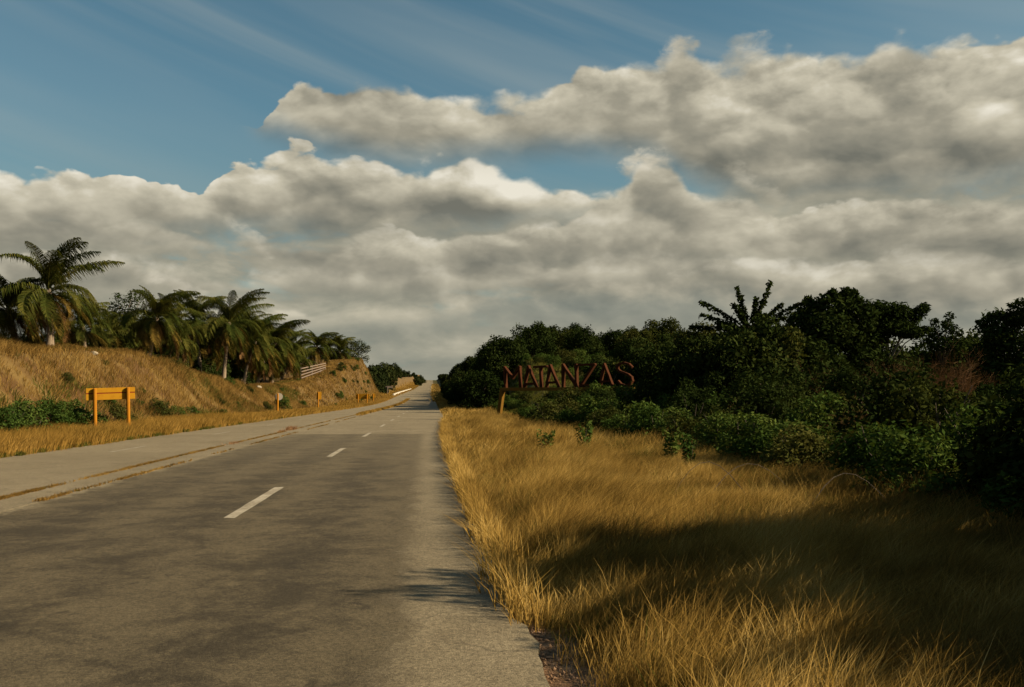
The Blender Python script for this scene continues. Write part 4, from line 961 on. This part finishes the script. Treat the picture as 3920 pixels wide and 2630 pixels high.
# round sign seen from behind with its orange post
c = at_x(1063, 1520, -14.6); z0 = tz(-14.6, c.y); hh = at_x(1066, 1506, -14.6).z-z0
rs = empty('round_sign', (-14.6, c.y, z0), 'round white road sign on an orange post beside a green bush', 'sign')
mb = MB(); ring_post(mb, (0, 0, 0), hh, .10); link('post', mb.mesh('post', M['orange_paint']), rs)
mb = MB(); mb.tube([(.10, .14, hh-.32), (.10, .17, hh-.32)], [.36, .36], 20); link('disc', mb.mesh('disc', M['white_paint']), rs)
# narrow yellow sign
c = at_x(1220, 1520, -14.4); z0 = tz(-14.4, c.y); hh = at_x(1220, 1500, -14.4).z-z0
ns = empty('narrow_sign', (-14.4, c.y, z0), 'narrow upright yellow sign on a post below the wooden fence', 'sign', None, R(10))
link('board', MB().box((.05, .1, hh-.5), (.62, .06, 1.0)).mesh('board', M['yellow_paint'], .01), ns)
mb = MB(); ring_post(mb, (-.06, -.02, 0), hh-.02, .10); link('post', mb.mesh('post', M['orange_paint']), ns)
# wide far yellow sign
c = at_x(1388, 1518, -12.9); z0 = tz(-12.9, c.y); hh = at_x(1388, 1508, -12.9).z-z0
fs = empty('wide_sign', (-12.9, c.y, z0), 'wide distant yellow board sign at the foot of the far bank', 'sign', None, R(-6))
for zc in (hh-.25, hh-.76): link('plank', MB().box((0, .1, zc), (2.75, .06, .48)).mesh('plank', M['yellow_paint'], .01), fs)
for sx in (-.9, .9):
    mb = MB(); ring_post(mb, (sx, 0, 0), hh-.05, .10); link('post', mb.mesh('post', M['orange_paint']), fs)
c = at_x(1430, 1518, -12.7); z0 = tz(-12.7, c.y); hh = at_x(1430, 1507, -12.7).z-z0
ts = empty('small_sign', (-12.7, c.y, z0), 'small distant yellow sign right of the wide yellow board', 'sign')
link('board', MB().box((.05, .1, hh-.5), (.7, .06, .95)).mesh('board', M['yellow_paint'], .01), ts)
mb = MB(); ring_post(mb, (-.1, -.03, 0), hh-.02, .10); link('post', mb.mesh('post', M['orange_paint']), ts)

# letter sign: eight free-standing letters on a yellow beam
A0 = at_y(1918, 1485, 70.0); B0 = at_y(2425, 1485, 63.0); A0.z = B0.z = 0
sd = (B0-A0).normalized(); nrm = Vector((-sd.y, sd.x, 0))            # nrm points away from the road
if nrm.y < 0: nrm = -nrm
def on_sign(zx, zy):
    """point on the sign's plane for a surveyed point (zoom units)"""
    d = Vector(ray(1880+zx*.2567, 1330+zy*.2567)); o_ = Vector((0, 0, EYE))
    t = (A0-o_).dot(nrm)/d.dot(nrm); return o_+d*t
base0 = on_sign(150, 620); gz = tz(base0.x, base0.y)
ls = empty('letter_sign', (base0.x, base0.y, gz), 'free-standing red letters reading MATANZAS on a yellow beam', 'sign')
off = Vector((base0.x, base0.y, gz))
ST = {'M1': ('letter_m', [[(222, 592), (205, 298), (322, 455), (428, 292), (440, 590)]], 34),
      'A2': ('letter_a', [[(500, 588), (560, 282), (680, 585)], [(525, 545), (650, 540)]], 32),
      'T3': ('letter_t', [[(650, 292), (826, 284)], [(742, 290), (752, 584)]], 34),
      'A4': ('letter_a', [[(830, 585), (885, 268), (1008, 580)], [(855, 525), (965, 520)]], 32),
      'N5': ('letter_n', [[(1080, 588), (1076, 262), (1278, 582), (1272, 260)]], 36),
      'Z6': ('letter_z', [[(1315, 262), (1548, 254), (1345, 566), (1562, 560)]], 32),
      'A7': ('letter_a', [[(1632, 555), (1690, 246), (1806, 548)], [(1655, 508), (1770, 500)]], 26),
      'S8': ('letter_s', [[(2098, 290), (2060, 252), (1990, 232), (1920, 244), (1885, 280), (1890, 325), (1925, 358), (1990, 382), (2050, 405), (2095, 445), (2106, 495), (2080, 545), (2010, 570), (1940, 550), (1900, 505)]], 30)}
for key, (nm, strokes, wpx) in ST.items():
    mb = MB(); wd = wpx*.2567*67/FPX; jj = 0
    for s in strokes:
        P3 = [on_sign(*p)-off for p in s]
        for a_, b_ in zip(P3[:-1], P3[1:]):
            ax = (b_-a_).normalized(); ext = wd*.42
            jj += 1; mb.bar(a_-ax*ext, b_+ax*ext, wd, .30+.008*(jj % 4), nrm)
    link(nm, mb.mesh(nm, M['letter_paint'], .012), ls)
bz = on_sign(150, 622); be = on_sign(2130, 600)
mb = MB(); p0_, p1_ = on_sign(150, 624)-off, on_sign(2130, 612)-off; p1_.z = p0_.z
mb.bar(p0_, p1_, .24, .42, nrm); link('beam', mb.mesh('beam', M['beam_paint'], .015), ls)
for zx, lean_ in ((150, -.28), (1105, 0.05), (1900, 0.05)):
    p = on_sign(zx, 640)-off; g_ = tz(p.x+off.x, p.y+off.y)-gz
    top_ = Vector((p.x, p.y, p0_.z-.13)) ; bot = top_+sd*lean_; bot.z = g_-.3
    mb = MB()
    mb.bar(bot-nrm*.0, top_+sd*.12*(1 if zx == 150 else 0), .30, .34, nrm); link('post', mb.mesh('post', M['beam_paint'], .015), ls)

for k, (px, py, Y) in enumerate([(2290, 1476, 60), (2345, 1480, 58), (2400, 1478, 57), (2455, 1470, 57), (2500, 1460, 58), (2320, 1490, 55), (2240, 1505, 60)]):
    p = at_y(px, py, Y); z0 = tz(p.x, Y); s = (p.z-z0)/(2.55 if k % 2 else 1.5)
    plant('sign_shrub', SD if k % 2 else SH, k, (p.x, Y, z0-.05), 'green shrub growing up in front of the right end of the letter sign', 'shrub', 'shrubs hiding the letter sign beam', k*1.3, (s*.8, s*.8, s))

# white parapet wall along the far left of the road
ys_ = np.linspace(305, 560, 40); mb = MB()
V = []; F = []
for i, yv in enumerate(ys_):
    xc = -12.6+float(centre(yv)); zc = float(prof(yv))
    for dx_, dz_ in ((-.22, -.4), (-.22, .95), (.22, .95), (.22, -.4)): V.append((xc+dx_, yv, zc+dz_))
    if i:
        b = 4*i
        for k in range(4): F.append((b-4+k, b-4+(k+1) % 4, b+(k+1) % 4, b+k))
F += [(0, 1, 2, 3)]; 
tag(link('parapet_wall', np_mesh('parapet_wall', np.array(V), np.array(F), M['white_paint'])), 'long low white parapet wall along the far left roadside', 'wall')
# brownish far sign by the hollow
c = at_x(1490, 1500, -13.6); z0 = tz(-13.6, c.y); hh = at_x(1490, 1478, -13.6).z-z0
bs = empty('cross_sign', (-13.6, c.y, z0), 'tiny brownish board on a post before the hollow', 'sign')
link('board', MB().box((0, .08, hh-.35), (2.6, .08, .7)).mesh('board', M['old_wood'], .01), bs)
mb = MB(); ring_post(mb, (-.6, 0, 0), hh-.05, .14); link('post', mb.mesh('post', M['old_wood']), bs)

# wooden rail fence on the bank
fa, fb = at_x(1150, 1450, -20.6), at_x(1243, 1444, -20.6)
fe = empty('rail_fence', (-20.6, fa.y, tz(-20.6, fa.y)), 'weathered wooden rail fence standing on the bank under the palms', 'fence'); fo = Vector((-20.6, fa.y, tz(-20.6, fa.y)))
pys = [fa.y, fa.y+.42*(fb.y-fa.y), fa.y+.78*(fb.y-fa.y), fa.y+.93*(fb.y-fa.y), fb.y]
tops = [at_x(px_, 1404, -20.6).z for px_ in (1150, 1192, 1225, 1234, 1242)]
for yv, tp in zip(pys, tops):
    zz = tz(-20.6, yv); link('post', MB().box((0, yv-fo.y, (zz+tp)/2-fo.z-.1), (.20, .24, tp-zz+.2)).mesh('post', M['old_wood'], .02), fe)
for k in range(4):
    za = tz(-20.6, fa.y)+.45+k*.52; zb_ = tz(-20.6, fb.y)+.35+k*.40
    link('rail', MB().bar((.13, -.6, za-fo.z), (.13, fb.y-fa.y+.5, zb_-fo.z), .17, .07, (1, 0, 0)).mesh('rail', M['old_wood'], .01), fe)
# pale stones on the bank
def rock_mesh(seed):
    import bmesh
    bm = bmesh.new(); bmesh.ops.create_icosphere(bm, subdivisions=2, radius=1); q = random.Random(seed); off_ = [Vector((q.uniform(-1, 1), q.uniform(-1, 1), q.uniform(-1, 1))).normalized() for _ in range(9)]
    for v in bm.verts:
        for o_ in off_:
            d = v.co.dot(o_)
            if d > .72: v.co -= o_*(d-.72)
        v.co.z *= .7
    me = bpy.data.meshes.new('stone'); bm.to_mesh(me); bm.free(); me.materials.append(M['rock']); return me
RK = [rock_mesh(k) for k in range(3)]
for k, (px, py, X, rr, lb) in enumerate([(343, 1489, -17.9, .30, 'pale stone on the bank left above the yellow sign'), (718, 1530, -17.3, .30, 'pale stone at the foot of the bank right of the round bush'), (360, 1380, -21.2, .25, 'small pale stone near the top of the left bank'), (990, 1488, -21.5, .45, 'pale stone at the edge of the palm row'), (1298, 1425, -19.2, .55, 'pale stone on the far bank top, left of a pair'), (1322, 1428, -18.6, .5, 'pale stone on the far bank top, right of a pair'), (735, 1510, -17.8, .18, 'small pale stone above the verge')]):
    p = at_x(px, py, X); o = tag(link('stone', RK[k % 3]), lb, 'stone', 'pale stones on the bank'); o.location = (X, p.y, tz(X, p.y)+rr*.25); o.scale = (rr, rr, rr); o.rotation_euler = (0, 0, k)
# loose gravel at the crumbling road corner
q = np.random.default_rng(9); n = 1500; gx_ = .78+.75*q.random(n)**1.2; gy_ = 4.6+3.0*q.random(n); ok = (gx_ < 1.15-.05*(gy_-5.5)) & (gy_ < 7.2); gx_, gy_ = gx_[ok], gy_[ok]; n = len(gx_)
oct_v = np.array([(1, 0, 0), (-1, 0, 0), (0, 1, 0), (0, -1, 0), (0, 0, 1), (0, 0, -1)])*.5; oct_f = np.array([(0, 2, 4), (2, 1, 4), (1, 3, 4), (3, 0, 4), (2, 0, 5), (1, 2, 5), (3, 1, 5), (0, 3, 5)])
sz = .012+.028*q.random(n)**2.2; a = q.random(n)*6.28; vv = oct_v[None]*(1+.5*q.normal(0, .5, (n, 6, 1)))*sz[:, None, None]
ca, sa = np.cos(a)[:, None], np.sin(a)[:, None]; vx = vv[..., 0]*ca-vv[..., 1]*sa; vy = vv[..., 0]*sa+vv[..., 1]*ca
V = np.stack([vx+gx_[:, None], vy+gy_[:, None], vv[..., 2]*.7+terrain(gx_, gy_)[:, None]+.004], -1).reshape(-1, 3)
F = (np.arange(n)[:, None, None]*6+oct_f[None]).reshape(-1, 3)
tag(link('gravel', np_mesh('gravel', V, F, M['gravel'])), 'loose reddish gravel at the crumbling corner of the road', 'gravel', kind='stuff')
